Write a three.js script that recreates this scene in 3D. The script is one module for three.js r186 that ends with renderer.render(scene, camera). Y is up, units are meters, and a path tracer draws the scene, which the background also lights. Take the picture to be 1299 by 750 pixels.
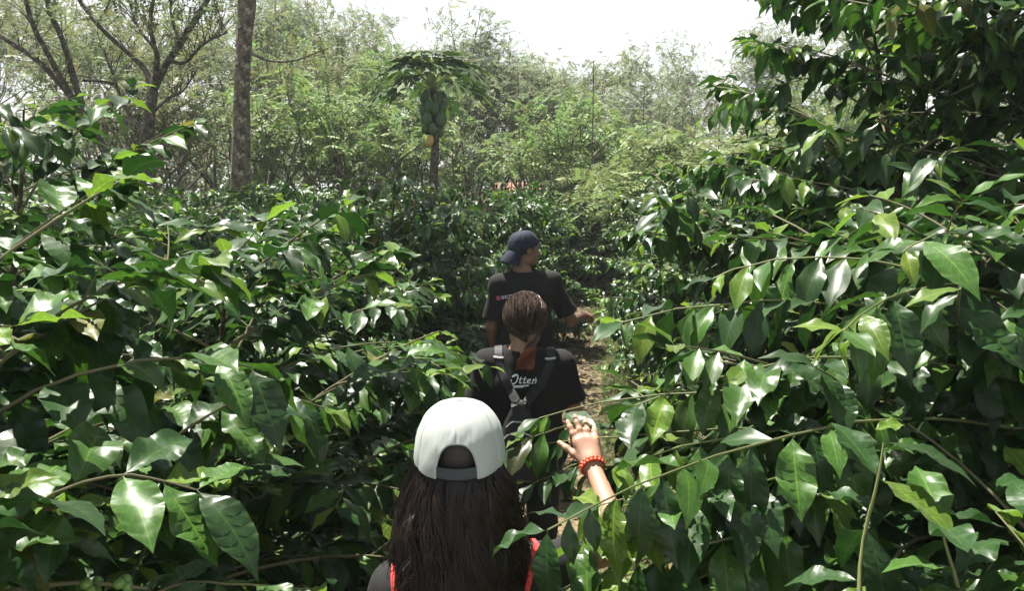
import * as THREE from 'three';
import { mergeGeometries } from 'three/addons/utils/BufferGeometryUtils.js';
import { ImprovedNoise } from 'three/addons/math/ImprovedNoise.js';

// ------------------------------------------------------------------ camera, sky, sun, exposure
const scene = new THREE.Scene();
const camera = new THREE.PerspectiveCamera(40.4, 1024 / 592, 0.05, 400);
camera.position.set(0, 2.0, 0);
camera.rotation.set(-0.1244, 0, 0);
camera.updateMatrixWorld(true);

const sunDir = new THREE.Vector3(-0.24, 0.87, -0.40).normalize();
{ // pale hazy midday sky: white glare low down, a little bluer overhead, brighter round the sun
  const W = 256, H = 128, data = new Float32Array(W * H * 4), d = new THREE.Vector3();
  for (let j = 0; j < H; j++) for (let i = 0; i < W; i++) {
    const v = (j + 0.5) / H, u = (i + 0.5) / W, el = (v - 0.5) * Math.PI, az = (u - 0.5) * 2 * Math.PI;
    d.set(Math.cos(el) * Math.cos(az), Math.sin(el), Math.cos(el) * Math.sin(az));
    const up = Math.max(0, d.y), low = Math.exp(-((up / 0.45) ** 2)), glow = Math.exp((d.dot(sunDir) - 1) * 7);
    const k = (j * W + i) * 4, base = 0.15 + 0.33 * low + 0.18 * glow;
    data[k] = base * (0.84 + 0.14 * low + 0.1 * glow); data[k + 1] = base * (0.93 + 0.06 * low + 0.03 * glow); data[k + 2] = base * (1.08 - 0.08 * low); data[k + 3] = 1;
  }
  const sky = new THREE.DataTexture(data, W, H, THREE.RGBAFormat, THREE.FloatType);
  sky.mapping = THREE.EquirectangularReflectionMapping; sky.magFilter = THREE.LinearFilter; sky.needsUpdate = true;
  scene.background = sky; scene.environment = sky;
}
const sun = new THREE.DirectionalLight(new THREE.Color(1.0, 0.95, 0.86), 5);
sun.position.copy(sunDir).multiplyScalar(60); sun.target.position.set(0, 0, -8);
sun.castShadow = true; sun.shadow.mapSize.set(2048, 2048);
Object.assign(sun.shadow.camera, { left: -30, right: 30, top: 30, bottom: -30, near: 1, far: 140 });
scene.add(sun, sun.target);

const renderer = new THREE.WebGLRenderer({ antialias: true });
renderer.toneMapping = THREE.LinearToneMapping;
renderer.toneMappingExposure = 2.9;
renderer.shadowMap.enabled = true;

// ------------------------------------------------------------------ helpers
const V = (x, y, z) => new THREE.Vector3(x, y, z);
const rng = (seed) => { let a = (seed * 2654435761) >>> 0; return () => { a = (a + 0x6D2B79F5) >>> 0; let t = a; t = Math.imul(t ^ (t >>> 15), t | 1); t ^= t + Math.imul(t ^ (t >>> 7), t | 61); return ((t ^ (t >>> 14)) >>> 0) / 4294967296; }; };
const perlin = new ImprovedNoise();
const noise = (x, y, z = 0.37) => perlin.noise(x, y, z);
const fbm = (x, y, z = 0.37, o = 4) => { let s = 0, a = 0.5; for (let i = 0; i < o; i++) { s += a * noise(x, y, z); x *= 2.03; y *= 2.03; z *= 2.03; a *= 0.5; } return s; };
const mix = (a, b, t) => a + (b - a) * t, clamp = (x, a = 0, b = 1) => Math.min(b, Math.max(a, x));
const smooth = (a, b, x) => { const t = clamp((x - a) / (b - a)); return t * t * (3 - 2 * t); };
const names = new Map();
function numbered(n) { const k = names.get(n) || 0; names.set(n, k + 1); return k ? n + '_' + String(k).padStart(3, '0') : n; }
function tag(o, label, category, group, kind) { Object.assign(o.userData, { label, category }); if (group) o.userData.group = group; if (kind) o.userData.kind = kind; return o; }
function thing(name, label, category, pos, group) { const o = new THREE.Group(); o.name = numbered(name); if (pos) o.position.copy(pos); tag(o, label, category, group); scene.add(o); return o; }
function part(name, geo, mat, parent, kind) { const m = new THREE.Mesh(geo, mat); m.name = name; m.castShadow = m.receiveShadow = true; if (kind) m.userData.kind = kind; parent.add(m); return m; }
function solo(name, geo, mat, label, category, group) { const m = part(numbered(name), geo, mat, scene); return tag(m, label, category, group); }

function geom(pos, idx, uv, col, nor) {
  const g = new THREE.BufferGeometry();
  g.setAttribute('position', new THREE.Float32BufferAttribute(pos, 3));
  if (uv) g.setAttribute('uv', new THREE.Float32BufferAttribute(uv, 2));
  if (col) g.setAttribute('color', new THREE.Float32BufferAttribute(col, 3));
  g.setIndex(idx);
  if (nor) g.setAttribute('normal', new THREE.Float32BufferAttribute(nor, 3)); else g.computeVertexNormals();
  return g;
}
// tapered tube along points; uv in metres; knots gives an uneven skin
function tube(pts, radii, sides = 6, rough = 0, seed = 0, capEnd = true) {
  const n = pts.length, pos = [], uv = [], idx = [];
  const t = V(), nrm = V(), bin = V(), prev = V();
  let len = 0;
  for (let i = 0; i < n; i++) {
    t.subVectors(pts[Math.min(n - 1, i + 1)], pts[Math.max(0, i - 1)]).normalize();
    if (!i) { nrm.set(Math.abs(t.y) > 0.9 ? 1 : 0, Math.abs(t.y) > 0.9 ? 0 : 1, 0); } else { nrm.copy(prev); len += pts[i].distanceTo(pts[i - 1]); }
    nrm.addScaledVector(t, -nrm.dot(t)).normalize(); prev.copy(nrm); bin.crossVectors(t, nrm);
    const r = Array.isArray(radii) ? radii[i] : mix(radii.a, radii.b, i / (n - 1));
    for (let k = 0; k <= sides; k++) {
      const a = (k % sides) / sides * Math.PI * 2, c = Math.cos(a), s = Math.sin(a);
      const q = rough ? r * (1 + rough * noise(c * 1.7 + seed, s * 1.7, len * 4 / Math.max(0.05, r * 10) + seed)) : r;
      pos.push(pts[i].x + (nrm.x * c + bin.x * s) * q, pts[i].y + (nrm.y * c + bin.y * s) * q, pts[i].z + (nrm.z * c + bin.z * s) * q);
      uv.push(k / sides * Math.PI * 2 * r, len);
    }
  }
  const w = sides + 1;
  for (let i = 0; i < n - 1; i++) for (let k = 0; k < sides; k++) { const a = i * w + k, b = a + w; idx.push(a, a + 1, b, b, a + 1, b + 1); }
  if (capEnd) { const c = pos.length / 3, p = pts[n - 1]; pos.push(p.x, p.y, p.z); uv.push(0, len); for (let k = 0; k < sides; k++) idx.push((n - 1) * w + k, (n - 1) * w + k + 1, c); }
  return geom(pos, idx, uv);
}
function curve(points, n) { const c = new THREE.CatmullRomCurve3(points); return c.getPoints(n); }

// textures ----------------------------------------------------------
function tex(w, h, fn, srgb = true) {
  const d = new Uint8Array(w * h * 4);
  for (let j = 0; j < h; j++) for (let i = 0; i < w; i++) { const c = fn((i + 0.5) / w, (j + 0.5) / h), k = (j * w + i) * 4; d[k] = clamp(c[0]) * 255; d[k + 1] = clamp(c[1]) * 255; d[k + 2] = clamp(c[2]) * 255; d[k + 3] = c[3] === undefined ? 255 : clamp(c[3]) * 255; }
  const t = new THREE.DataTexture(d, w, h); t.magFilter = THREE.LinearFilter; t.minFilter = THREE.LinearMipmapLinearFilter; t.wrapS = t.wrapT = THREE.RepeatWrapping; if (srgb) t.colorSpace = THREE.SRGBColorSpace; t.needsUpdate = true; return t;
}
// noise that tiles: four taps blended
function tileFbm(u, v, f, z, o = 4) { const s = (a, b) => fbm(a * f, b * f, z, o); return mix(mix(s(u, v), s(u - 1, v), u), mix(s(u, v - 1), s(u - 1, v - 1), u), v) * 1.4; }

// leaf blade: paler midrib and side veins, faint mottling
const veinAt = (t, s) => { const v = t * 9.0 - Math.abs(s) * 2.0; return Math.abs(v - Math.round(v)); };
const leafMap = tex(256, 128, (u, v) => {
  const s = v * 2 - 1, mid = smooth(0.055, 0.02, Math.abs(s)), side = smooth(0.10, 0.02, veinAt(u, s)) * (1 - Math.abs(s) * 0.55) * smooth(0.02, 0.1, u) * smooth(1, 0.85, u);
  const n = 0.72 + 0.12 * fbm(u * 9, v * 7, 2.1) + 0.05 * noise(u * 60, v * 40), k = clamp(mid * 0.95 + side * 0.62);
  const e = smooth(0.9, 1.0, Math.abs(s)) * 0.12;
  return [n * (0.90 + e) + k * 0.34, n * 0.98 + k * 0.22, n * 0.90 + k * 0.10];
});
const barkMap = tex(256, 256, (u, v) => { const a = tileFbm(u, v * 0.999, 6, 1.2), b = tileFbm(u, v, 18, 5.2, 3), l = smooth(0.10, 0.28, tileFbm(u, v, 5, 9.7)); const c = 0.52 + a * 0.5 + b * 0.35; return [mix(c, 0.86, l * 0.75), mix(c * 0.95, 0.88, l * 0.75), mix(c * 0.86, 0.82, l * 0.75)]; });
barkMap.repeat.set(2.6, 2.6);
const barkBump = tex(256, 256, (u, v) => { const a = 0.5 + tileFbm(u, v, 8, 3.2) * 0.7 + tileFbm(u, v, 26, 7.2, 3) * 0.5; return [a, a, a]; }, false);
barkBump.repeat.set(2.6, 2.6);
const clothBump = tex(128, 128, (u, v) => { const a = 0.5 + 0.25 * Math.sin(u * Math.PI * 2 * 32) * Math.sin(v * Math.PI * 2 * 32) + tileFbm(u, v, 10, 4) * 0.4; return [a, a, a]; }, false);

// materials ---------------------------------------------------------
const lin = (r, g, b) => new THREE.Color().setRGB(r, g, b);
function leafMat(c, through = 0.46, gloss = 0.36, coat = 0.8, map = leafMap) { return new THREE.MeshPhysicalMaterial({ color: c, map, roughness: 1, clearcoat: coat, clearcoatRoughness: gloss, transmission: through, thickness: 0, side: THREE.DoubleSide, specularIntensity: 0.15 }); }
const TONES = [lin(0.041, 0.116, 0.022), lin(0.104, 0.232, 0.033), lin(0.28, 0.44, 0.055), lin(0.30, 0.29, 0.05), lin(0.07, 0.085, 0.024)];   // mature, mid, young, yellowing, bronzed
const leafMats = []; TONES.forEach((c, i) => { for (const k of [0.86, 1.14]) leafMats.push(leafMat(c.clone().multiplyScalar(k), i === 2 || i === 3 ? 0.5 : 0.3, k < 1 ? 0.33 : 0.40)); });   // young blades are thinner and let more light through
const leafMatCopies = leafMat(lin(1, 1, 1), 0.3), youngCopies = leafMat(lin(1, 1, 1), 0.5);
const std = (c, rough = 0.9, extra = {}) => new THREE.MeshStandardMaterial({ color: c, roughness: rough, ...extra });
const M = {
  twig: std(lin(0.15, 0.14, 0.07), 0.8), greenShoot: std(lin(0.17, 0.19, 0.07), 0.6), stem: std(lin(0.20, 0.16, 0.115), 0.9, { map: barkMap, bumpMap: barkBump, bumpScale: 0.004 }),
  bark: std(lin(0.46, 0.43, 0.38), 0.95, { map: barkMap, bumpMap: barkBump, bumpScale: 0.01 }), darkBark: std(lin(0.22, 0.20, 0.175), 0.95, { map: barkMap, bumpMap: barkBump, bumpScale: 0.01 }),
  paleBark: std(lin(0.42, 0.39, 0.34), 0.95, { map: barkMap, bumpMap: barkBump, bumpScale: 0.006 }),
  berry: new THREE.MeshPhysicalMaterial({ color: lin(0.13, 0.24, 0.05), roughness: 0.45, clearcoat: 0.4, clearcoatRoughness: 0.3 }),
};

// ------------------------------------------------------------------ ground, path, litter
const pathX = (z) => { const P = [[0, -0.05], [-1.6, -0.05], [-3.5, 0.1], [-5.4, 0.24], [-8, 0.56], [-10.6, 0.86], [-14, 1.05], [-20, 1.0], [-40, 0.8]]; for (let i = 0; i < P.length - 1; i++) if (z <= P[i][0] && z >= P[i + 1][0]) return mix(P[i][1], P[i + 1][1], (P[i][0] - z) / (P[i][0] - P[i + 1][0])); return z > 0 ? -0.05 : 0.8; };
const groundY = (x, z) => 0.05 * fbm(x * 0.35, z * 0.35, 3.3, 3) + 0.02 * noise(x * 2.1, z * 2.1);
{
  const soilMap = tex(512, 512, (u, v) => { const a = tileFbm(u, v, 5, 1.9), b = tileFbm(u, v, 28, 8.1, 4), g = smooth(0.02, 0.22, tileFbm(u, v, 9, 5.5)); const k = 0.46 + a * 0.35 + b * 0.55; return [mix(k, k * 0.82, g), mix(k * 0.88, k * 0.92, g), mix(k * 0.70, k * 0.48, g)]; });
  const soilBump = tex(256, 256, (u, v) => { const a = 0.5 + tileFbm(u, v, 20, 2.9, 4) * 0.9; return [a, a, a]; }, false);
  const pathMap = tex(512, 512, (u, v) => { const a = tileFbm(u, v, 4, 3.9), b = tileFbm(u, v, 34, 6.1, 4), g = smooth(0.05, 0.25, tileFbm(u, v, 12, 7.5)); const k = 0.66 + a * 0.30 + b * 0.55; return [mix(k, k * 0.86, g), mix(k * 0.90, k * 0.90, g), mix(k * 0.76, k * 0.60, g)]; });
  const pos = [], uv = [], idx = [], xs = [], zs = [];
  for (let i = -60; i <= 60; i++) { const t = i / 60; xs.push(Math.sign(t) * (Math.abs(t) * 14 + Math.pow(Math.abs(t), 5) * 136)); }
  for (let i = 0; i <= 120; i++) { const t = i / 120; zs.push(6 - t * 50 - Math.pow(t, 6) * 160); }
  for (const z of zs) for (const x of xs) { pos.push(x, groundY(x, z), z); uv.push(x / 1.7, z / 1.7); }
  const w = xs.length;
  for (let j = 0; j < zs.length - 1; j++) for (let i = 0; i < w - 1; i++) { const a = j * w + i; idx.push(a, a + 1, a + w, a + 1, a + w + 1, a + w); }
  const g = part('ground', geom(pos, idx, uv), std(lin(0.42, 0.40, 0.33), 1, { map: soilMap, bumpMap: soilBump, bumpScale: 0.02 }), scene, 'structure');
  tag(g, 'brown soil floor of the plantation with fallen leaves', 'ground', null, 'structure');
  const p2 = [], u2 = [], i2 = [], N = 140, A = 10;
  for (let j = 0; j <= N; j++) { const z = 3 - j / N * 33; for (let i = 0; i <= A; i++) { const s = i / A * 2 - 1, wd = 0.42 + 0.10 * noise(z * 1.3, s > 0 ? 3.1 : 8.8), x = pathX(z) + s * wd; p2.push(x, groundY(x, z) + 0.006 + (Math.abs(s) > 0.99 ? -0.012 : 0.008), z); u2.push(x / 1.3, z / 1.3); } }
  for (let j = 0; j < N; j++) for (let i = 0; i < A; i++) { const a = j * (A + 1) + i; i2.push(a, a + 1, a + A + 1, a + 1, a + A + 2, a + A + 1); }
  const p = part('path', geom(p2, i2, u2), std(lin(0.36, 0.33, 0.27), 1, { map: pathMap, bumpMap: soilBump, bumpScale: 0.015 }), scene, 'structure');
  tag(p, 'narrow trodden dirt footpath between the coffee rows', 'path', null, 'structure');
}
// ------------------------------------------------------------------ coffee leaves and bushes
function leafGeo({ segs = 7, across = 4, width = 0.42, curl = 0.18, fold = 0.16, wave = 0.05, pleat = 0, seed = 1, tipDrop = 0.1, side = 0 }) {
  const r = rng(seed * 77 + 5), pos = [], uv = [], idx = [], ph = [r() * 6, r() * 6], fr = 11 + r() * 5, half = across / 2;
  for (let i = 0; i <= segs; i++) {
    const t = i / segs, b = clamp((t - 0.05) / 0.95);
    let w = 0.5 * width * Math.pow(Math.max(0, Math.sin(Math.PI * Math.pow(b, 0.98))), 0.92);
    w *= 1 - 0.35 * smooth(0.80, 0.93, b) * smooth(1.01, 0.93, b); w = Math.max(w, i === segs ? 0.0008 : 0.006);
    for (let j = -half; j <= half; j++) {
      const s = j / half, as = Math.abs(s);
      const v = t * 9 - as * 2, bulge = pleat * (Math.abs(Math.sin(Math.PI * v)) - 0.6) * smooth(0, 0.3, as) * (1 - 0.8 * smooth(0.6, 1, as)) * smooth(0, 0.15, b) * smooth(1, 0.8, b);
      const y = -curl * t * t - tipDrop * t * t * t * t + fold * as * w - 0.35 * fold * as * as * w + wave * Math.sin(t * fr + ph[s > 0 ? 1 : 0]) * as * as * w * 2.2 + bulge * w * 2;
      pos.push(t - 0.10 * curl * t * t, y, s * w + side * t * t); uv.push(t, (s + 1) / 2);
    }
  }
  const W = across + 1;
  for (let i = 0; i < segs; i++) for (let j = 0; j < across; j++) { const a = i * W + j; idx.push(a, a + 1, a + W, a + 1, a + W + 1, a + W); }
  return geom(pos, idx, uv);
}
const variants = (n, near) => Array.from({ length: n }, (_, k) => { const r = rng(k * 13 + 3 + (near ? 91 : 0)); return leafGeo({ segs: near ? 18 : 7, across: 4, width: 0.38 + r() * 0.10, curl: 0.06 + r() * 0.30, fold: 0.10 + r() * 0.45, wave: 0.06 + r() * 0.14, pleat: near ? 0.13 : 0.0, seed: k + 1, tipDrop: r() * 0.16, side: (r() - 0.5) * 0.14 }); });
const nearLeaves = variants(7, true), midLeaves = variants(5, false);
const UP = V(0, 1, 0), _m = new THREE.Matrix4(), _x = V(), _y = V(), _z = V();
function leafMatrix(p, dir, ref, len) { // blade runs along dir, its face turned towards ref
  _x.copy(dir).normalize(); _y.copy(ref).addScaledVector(_x, -ref.dot(_x));
  if (_y.lengthSq() < 1e-4) _y.set(_x.y, -_x.x, 0.1); _y.normalize(); _z.crossVectors(_x, _y);
  const m = new THREE.Matrix4().makeBasis(_x, _y, _z).scale(V(len, len, len)); m.setPosition(p); return m;
}
const camPV = new THREE.Matrix4().multiplyMatrices(camera.projectionMatrix, camera.matrixWorldInverse);

// One bush: stems, arching side branches in opposite pairs, leaves in pairs along them.
// o: H height, R reach, stems, seed, droop, hang (how far leaves hang), dens, len (leaf length), young (share of young leaves), heroes: extra branches [from, to, sag] in world coordinates
function bushData(o) {
  const r = rng(o.seed), L = [], B = [], S = [], J = (k) => (r() - 0.5) * 2 * k;
  const dens = o.dens ?? 1, leafLen = o.len ?? 0.135, young = o.young ?? 0.5, hang = o.hang ?? 0.6, lowest = o.low ?? 0.12;
  const leafPair = (p, dir, tipness, scale, hangy) => {
    const sideways = V().crossVectors(dir, UP).normalize();
    for (const s of [-1, 1]) {
      const h = (hangy + J(0.6)) * (r() < 0.18 ? -0.1 : 1);
      if (r() < 0.10) continue;
      const d = dir.clone().multiplyScalar(0.55 + J(0.25)).addScaledVector(sideways, s * (0.85 + J(0.2))).addScaledVector(UP, -h + J(0.25)).normalize();
      const ref = UP.clone().multiplyScalar(1.0).addScaledVector(dir, 0.45 + J(0.5)).addScaledVector(sideways, s * 0.45 + J(0.55));
      let tone = 0; const q = r();
      if (tipness > 0.86 && q < young) tone = 2; else if (q < 0.26 + tipness * 0.30) tone = 1; else if (q > 0.992) tone = 3; else if (q > 0.984) tone = 4;
      const len = leafLen * scale * (0.72 + r() * 0.5) * (tone === 2 ? 0.85 : 1);
      L.push({ p: p.clone(), d, ref, len, tone, v: r(), k: Math.floor(r() * 100) });
    }
  };
  const lay = (pts, r0, fromS, scale, hangy, step) => { // leaves along a branch
    let acc = 0, total = 0; for (let i = 1; i < pts.length; i++) total += pts[i].distanceTo(pts[i - 1]);
    let next = fromS * total;
    for (let i = 1; i < pts.length; i++) {
      const a = pts[i - 1], b = pts[i], l = a.distanceTo(b), dir = b.clone().sub(a).normalize();
      while (next <= acc + l) { const t = (next - acc) / l; leafPair(a.clone().lerp(b, t), dir, next / total, scale * (next / total > 0.93 ? 0.7 : 1), hangy); next += step * (0.8 + r() * 0.4); }
      acc += l;
    }
    const n = pts.length, dir = pts[n - 1].clone().sub(pts[n - 2]).normalize(); leafPair(pts[n - 1].clone(), dir.clone().addScaledVector(UP, 0.3).normalize(), 1, scale * 0.8, hangy * 0.35);
  };
  const lateral = (p0, az, len, up, droop, r0, level) => {
    const n = 7, pts = [], out = V(Math.cos(az), 0, Math.sin(az)), bend = J(0.25);
    for (let i = 0; i <= n; i++) { const s = i / n * len, q = i / n; const sw = V(-out.z, 0, out.x).multiplyScalar(bend * q * q * len); pts.push(V(p0.x + out.x * s * (1 - 0.12 * q), p0.y + up * s - droop * s * s, p0.z + out.z * s * (1 - 0.12 * q)).add(sw)); if (pts[i].y < 0.06) { pts[i].y = 0.06 + r() * 0.05; } }
    B.push({ pts, r0, r1: r0 * 0.45 });
    lay(pts, r0, level ? 0.12 : (o.bare ?? 0.28), 1, hang, (o.step ?? 0.058) / dens);
    if (!level && len > 0.4) { const k = Math.round(len * 3.2 * dens * (o.twigs ?? 1)); for (let i = 0; i < k; i++) { const q = 0.25 + r() * 0.55, f = q * n, a = Math.floor(f), p = pts[a].clone().lerp(pts[a + 1], f - a); lateral(p, az + (r() < 0.5 ? -1 : 1) * (0.5 + r() * 0.6), len * (0.25 + r() * 0.3), up * 0.5 + J(0.25) + 0.1, droop * 1.2, r0 * 0.6, 1); } }
  };
  for (let s = 0; s < o.stems; s++) {
    const a = s / o.stems * 6.28 + r() * 2, rad = o.stems > 1 ? 0.05 + r() * 0.08 : 0, lean = (o.stems > 1 ? 0.13 : 0.04) * (0.5 + r()), h = o.H * (s ? 0.78 + r() * 0.22 : 1);
    const base = V(Math.cos(a) * rad, -0.05, Math.sin(a) * rad), pts = [];
    for (let i = 0; i <= 9; i++) { const q = i / 9; pts.push(V(base.x + Math.cos(a) * lean * q * h + 0.03 * noise(q * 3, s * 7, o.seed), base.y + q * (h + 0.05), base.z + Math.sin(a) * lean * q * h + 0.03 * noise(q * 3, s * 7 + 3, o.seed))); }
    S.push({ pts, r0: 0.014 + 0.009 * o.H, r1: 0.004 });
    const gap = (o.gap ?? 0.085) / dens; let az = r() * 6.28;
    for (let y = lowest * h; y < h * 0.985; y += gap * (0.8 + r() * 0.4)) {
      const q = y / h, f = q * 9, i = Math.min(8, Math.floor(f)), p = pts[i].clone().lerp(pts[i + 1], f - i);
      const prof = (o.profile ? o.profile(q) : Math.min(1, 0.62 + q * 1.1) * Math.pow(1 - q, 0.45) * 1.18 + 0.12);
      az += Math.PI / 2 + J(0.5);
      for (const sgn of [0, Math.PI]) { const l = o.R * prof * (0.65 + r() * 0.5); if (r() < 0.94) lateral(p, az + sgn + J(0.3), l, mix(0.25, 0.85, q) + J(0.2), (o.droop ?? 0.55) * (1.1 - 0.5 * q) / Math.max(0.4, l) * 0.75, 0.0035 + l * 0.0032, 0); }
    }
    leafPair(pts[9].clone(), V(0.1, 1, 0).normalize(), 1, 0.8, 0.1); leafPair(pts[9].clone(), V(0.1, 1, 0.5).normalize(), 1, 0.7, 0.1);
  }
  for (const h of o.heroes || []) {
    const a = V(...h.from).sub(o.base), b = V(...h.to).sub(o.base), n = 14, pts = [];
    for (let i = 0; i <= n; i++) { const q = i / n; const p = a.clone().lerp(b, q); p.y += (h.sag ?? 0.05) * 4 * q * (1 - q) - 0.05 * q * q * q + 0.022 * noise(q * 2.5, h.to[0] * 9, h.to[1] * 7) + 0.006 * noise(q * 17, h.to[0] * 5, 3); p.z += 0.05 * noise(q * 2.5, h.to[1] * 9, 4.4); pts.push(p); }
    B.push({ pts, hero: true, r0: h.r ?? 0.0042, r1: 0.0017, green: h.green ?? true });
    lay(pts, 0.006, h.start ?? 0.05, h.scale ?? 1, h.hang ?? 1.15, h.step ?? 0.055);
  }
  return { L, B, S };
}
function foliage(L, geos, parent, jitter, name = 'foliage') {
  const r = rng(L.length + 11);
  for (const isYoung of [false, true]) geos.forEach((g, k) => {
    const mine = L.filter((l) => l.k % geos.length === k && (l.tone === 2 || l.tone === 3) === isYoung); if (!mine.length) return;
    const im = new THREE.InstancedMesh(g, isYoung ? youngCopies : leafMatCopies, mine.length), c = new THREE.Color();
    mine.forEach((l, i) => { im.setMatrixAt(i, leafMatrix(l.p, l.d, l.ref, l.len)); c.copy(TONES[l.tone]).multiplyScalar(0.78 + r() * jitter); c.r *= 0.9 + r() * 0.25; im.setColorAt(i, c); });
    im.name = name; im.userData.kind = 'stuff'; im.castShadow = im.receiveShadow = true; parent.add(im);
  });
}
function coffeeBush(o) {
  const base = V(o.x, groundY(o.x, o.z), o.z); o.base = base;
  const g = thing(o.name || 'coffee_bush', o.label, o.category || 'bush', base, o.group);
  const { L, B, S } = bushData(o);
  for (const s of S) part('stem', tube(s.pts, { a: s.r0, b: s.r1 }, 7, 0.15, o.seed), M.stem, g);
  const near = o.single || 0, geos = o.close ? nearLeaves : midLeaves;
  if (near) { // the leaves that show largest are parts of their own
    const p = V();
    for (const l of L) {
      const tip = l.p.clone().addScaledVector(l.d, l.len * 0.5).add(base); const dist = tip.distanceTo(camera.position);
      p.copy(tip).applyMatrix4(camPV); l.cut = dist < (o.clear ?? 0.55);
      const inside = Math.abs(p.x) < 1.04 && Math.abs(p.y) < 1.04 && p.z < 1 && tip.z < 0;
      const outward = tip.clone().sub(V(base.x, base.y + o.H * 0.45, base.z)).normalize().dot(camera.position.clone().sub(tip).normalize());
      l.score = inside ? l.len / dist * (1 + 0.5 * outward) : -1;
      if (o.keep && !o.keep(tip)) l.cut = true;
    }
    const kept = L.filter((l) => !l.cut).sort((a, b) => b.score - a.score);
    const singles = kept.slice(0, near).filter((l) => l.score > 0), rest = kept.slice(singles.length);
    for (const l of singles) {
      const m = part('leaf', geos[l.k % geos.length], leafMats[l.tone * 2 + (l.v < 0.5 ? 0 : 1)], g);
      m.applyMatrix4(leafMatrix(l.p, l.d, l.ref, l.len));
    }
    foliage(rest, midLeaves, g, 0.45);
  } else foliage(L, midLeaves, g, 0.45);
  const keepB = near && o.keep ? B.filter((b) => b.hero || b.pts.every((p) => o.keep(p.clone().add(base)))) : B;
  if (near) {
    const own = keepB.filter((b) => b.r0 > 0.0048 || b.green).sort((a, b) => (b.hero ? 1 : 0) - (a.hero ? 1 : 0)).slice(0, 140), other = keepB.filter((b) => !own.includes(b));
    for (const b of own) part('branch', tube(b.pts, { a: b.r0, b: b.r1 }, 5), b.green ? M.greenShoot : M.twig, g);
    if (other.length) part('twigs', mergeGeometries(other.map((b) => tube(b.pts, { a: b.r0, b: b.r1 }, 4))), M.twig, g, 'stuff');
  } else part('branches', mergeGeometries(B.map((b) => tube([b.pts[0], b.pts[2], b.pts[5], b.pts[b.pts.length - 1]], { a: b.r0, b: b.r1 }, 3))), M.twig, g, 'stuff');
  return g;
}
function copyOf(src, x, z, turn, scale, label, group) { const c = src.clone(); c.name = numbered(src.name.replace(/_\d+$/, '')); c.position.set(x, groundY(x, z), z); c.rotation.y = turn; c.scale.setScalar(scale); c.userData = { ...src.userData, label }; if (group) c.userData.group = group; scene.add(c); return c; }

const reach = [[[0.19, 1.36, -2.08], [0.02, 1.98, -2.36], 0.12], [[0.20, 1.33, -2.08], [0.15, 1.50, -1.62], 0.10], [[0.24, 1.22, -1.94], [0.21, 1.27, -2.05], 0.07]];
// nobody walks with leaves through the head: keep a body's width free round each walker, and round the lens
const bodies = (p) => { for (const [x, z, r, top] of [[-0.09, -1.60, 0.20, 1.72], [0.06, -3.48, 0.27, 1.66], [0.09, -5.42, 0.30, 1.82]]) if (p.y < top && (p.x - x) ** 2 + (p.z - z) ** 2 < r * r) return false;
  for (const [a, b, r] of reach) { const t = clamp(((p.x - a[0]) * (b[0] - a[0]) + (p.y - a[1]) * (b[1] - a[1]) + (p.z - a[2]) * (b[2] - a[2])) / ((b[0] - a[0]) ** 2 + (b[1] - a[1]) ** 2 + (b[2] - a[2]) ** 2)); if (Math.hypot(p.x - mix(a[0], b[0], t), p.y - mix(a[1], b[1], t), p.z - mix(a[2], b[2], t)) < r) return false; }
  return true; };

// the row beside the walkers, on the side where their free hands hang
coffeeBush({ x: -1.22, z: -1.02, H: 1.92, R: 0.92, stems: 2, seed: 11, single: 300, close: true, clear: 0.78, keep: bodies, len: 0.155, hang: 0.42, young: 0.45,
  heroes: [{ from: [-0.95, 1.70, -1.5], to: [-0.62, 1.91, -1.62], sag: 0.02, hang: 0.5, scale: 1.1 }, { from: [-0.9, 1.60, -1.3], to: [-0.47, 1.74, -1.42], green: false, sag: 0.05, hang: 0.35, scale: 1.1 }, { from: [-0.85, 1.45, -1.0], to: [-0.46, 1.62, -1.12], green: false, r: 0.003, sag: 0.05, hang: 0.35, scale: 1.1 }, { from: [-0.8, 1.2, -1.25], to: [-0.36, 1.36, -1.35], green: false, sag: 0.06, hang: 0.4 }, { from: [-0.8, 1.42, -1.6], to: [-0.42, 1.58, -1.75], green: false, sag: 0.06, hang: 0.35 }],
  label: 'coffee bush with the largest leaves, sprays reaching out towards the white-capped walker' });
coffeeBush({ x: -1.10, z: -2.45, H: 1.82, R: 0.88, stems: 2, seed: 12, single: 300, close: true, keep: bodies, len: 0.145, hang: 0.45, young: 0.5, heroes: [{ from: [-0.9, 1.35, -2.6], to: [-0.26, 1.5, -2.75], hang: 0.5, sag: 0.06 }], label: 'coffee bush beside the woman in the white cap, opposite her raised hand' });
coffeeBush({ x: -0.98, z: -3.75, H: 1.74, R: 0.90, stems: 2, seed: 13, single: 300, keep: bodies, len: 0.14, hang: 0.45, young: 0.55, heroes: [{ from: [-0.8, 1.3, -3.2], to: [-0.09, 1.36, -3.2], hang: 0.5, sag: 0.08 }], label: 'sunlit coffee bush whose tip reaches the shoulder of the woman with the backpack' });
coffeeBush({ x: -1.25, z: -5.25, H: 1.80, R: 0.92, stems: 2, seed: 14, single: 220, keep: bodies, len: 0.135, hang: 0.55, label: 'low coffee bush just behind the one at the backpack wearer\'s shoulder' });
coffeeBush({ x: -2.45, z: -3.35, H: 2.38, R: 1.0, stems: 2, seed: 15, single: 300, len: 0.14, hang: 0.6, label: 'tall dark coffee bush in front of the forked bare tree' });
coffeeBush({ x: -2.75, z: -5.1, H: 1.98, R: 0.95, stems: 2, seed: 16, single: 160, len: 0.135, hang: 0.6, label: 'dark coffee bush between the tall dark bush and the lichen-spotted trunk' });
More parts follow.
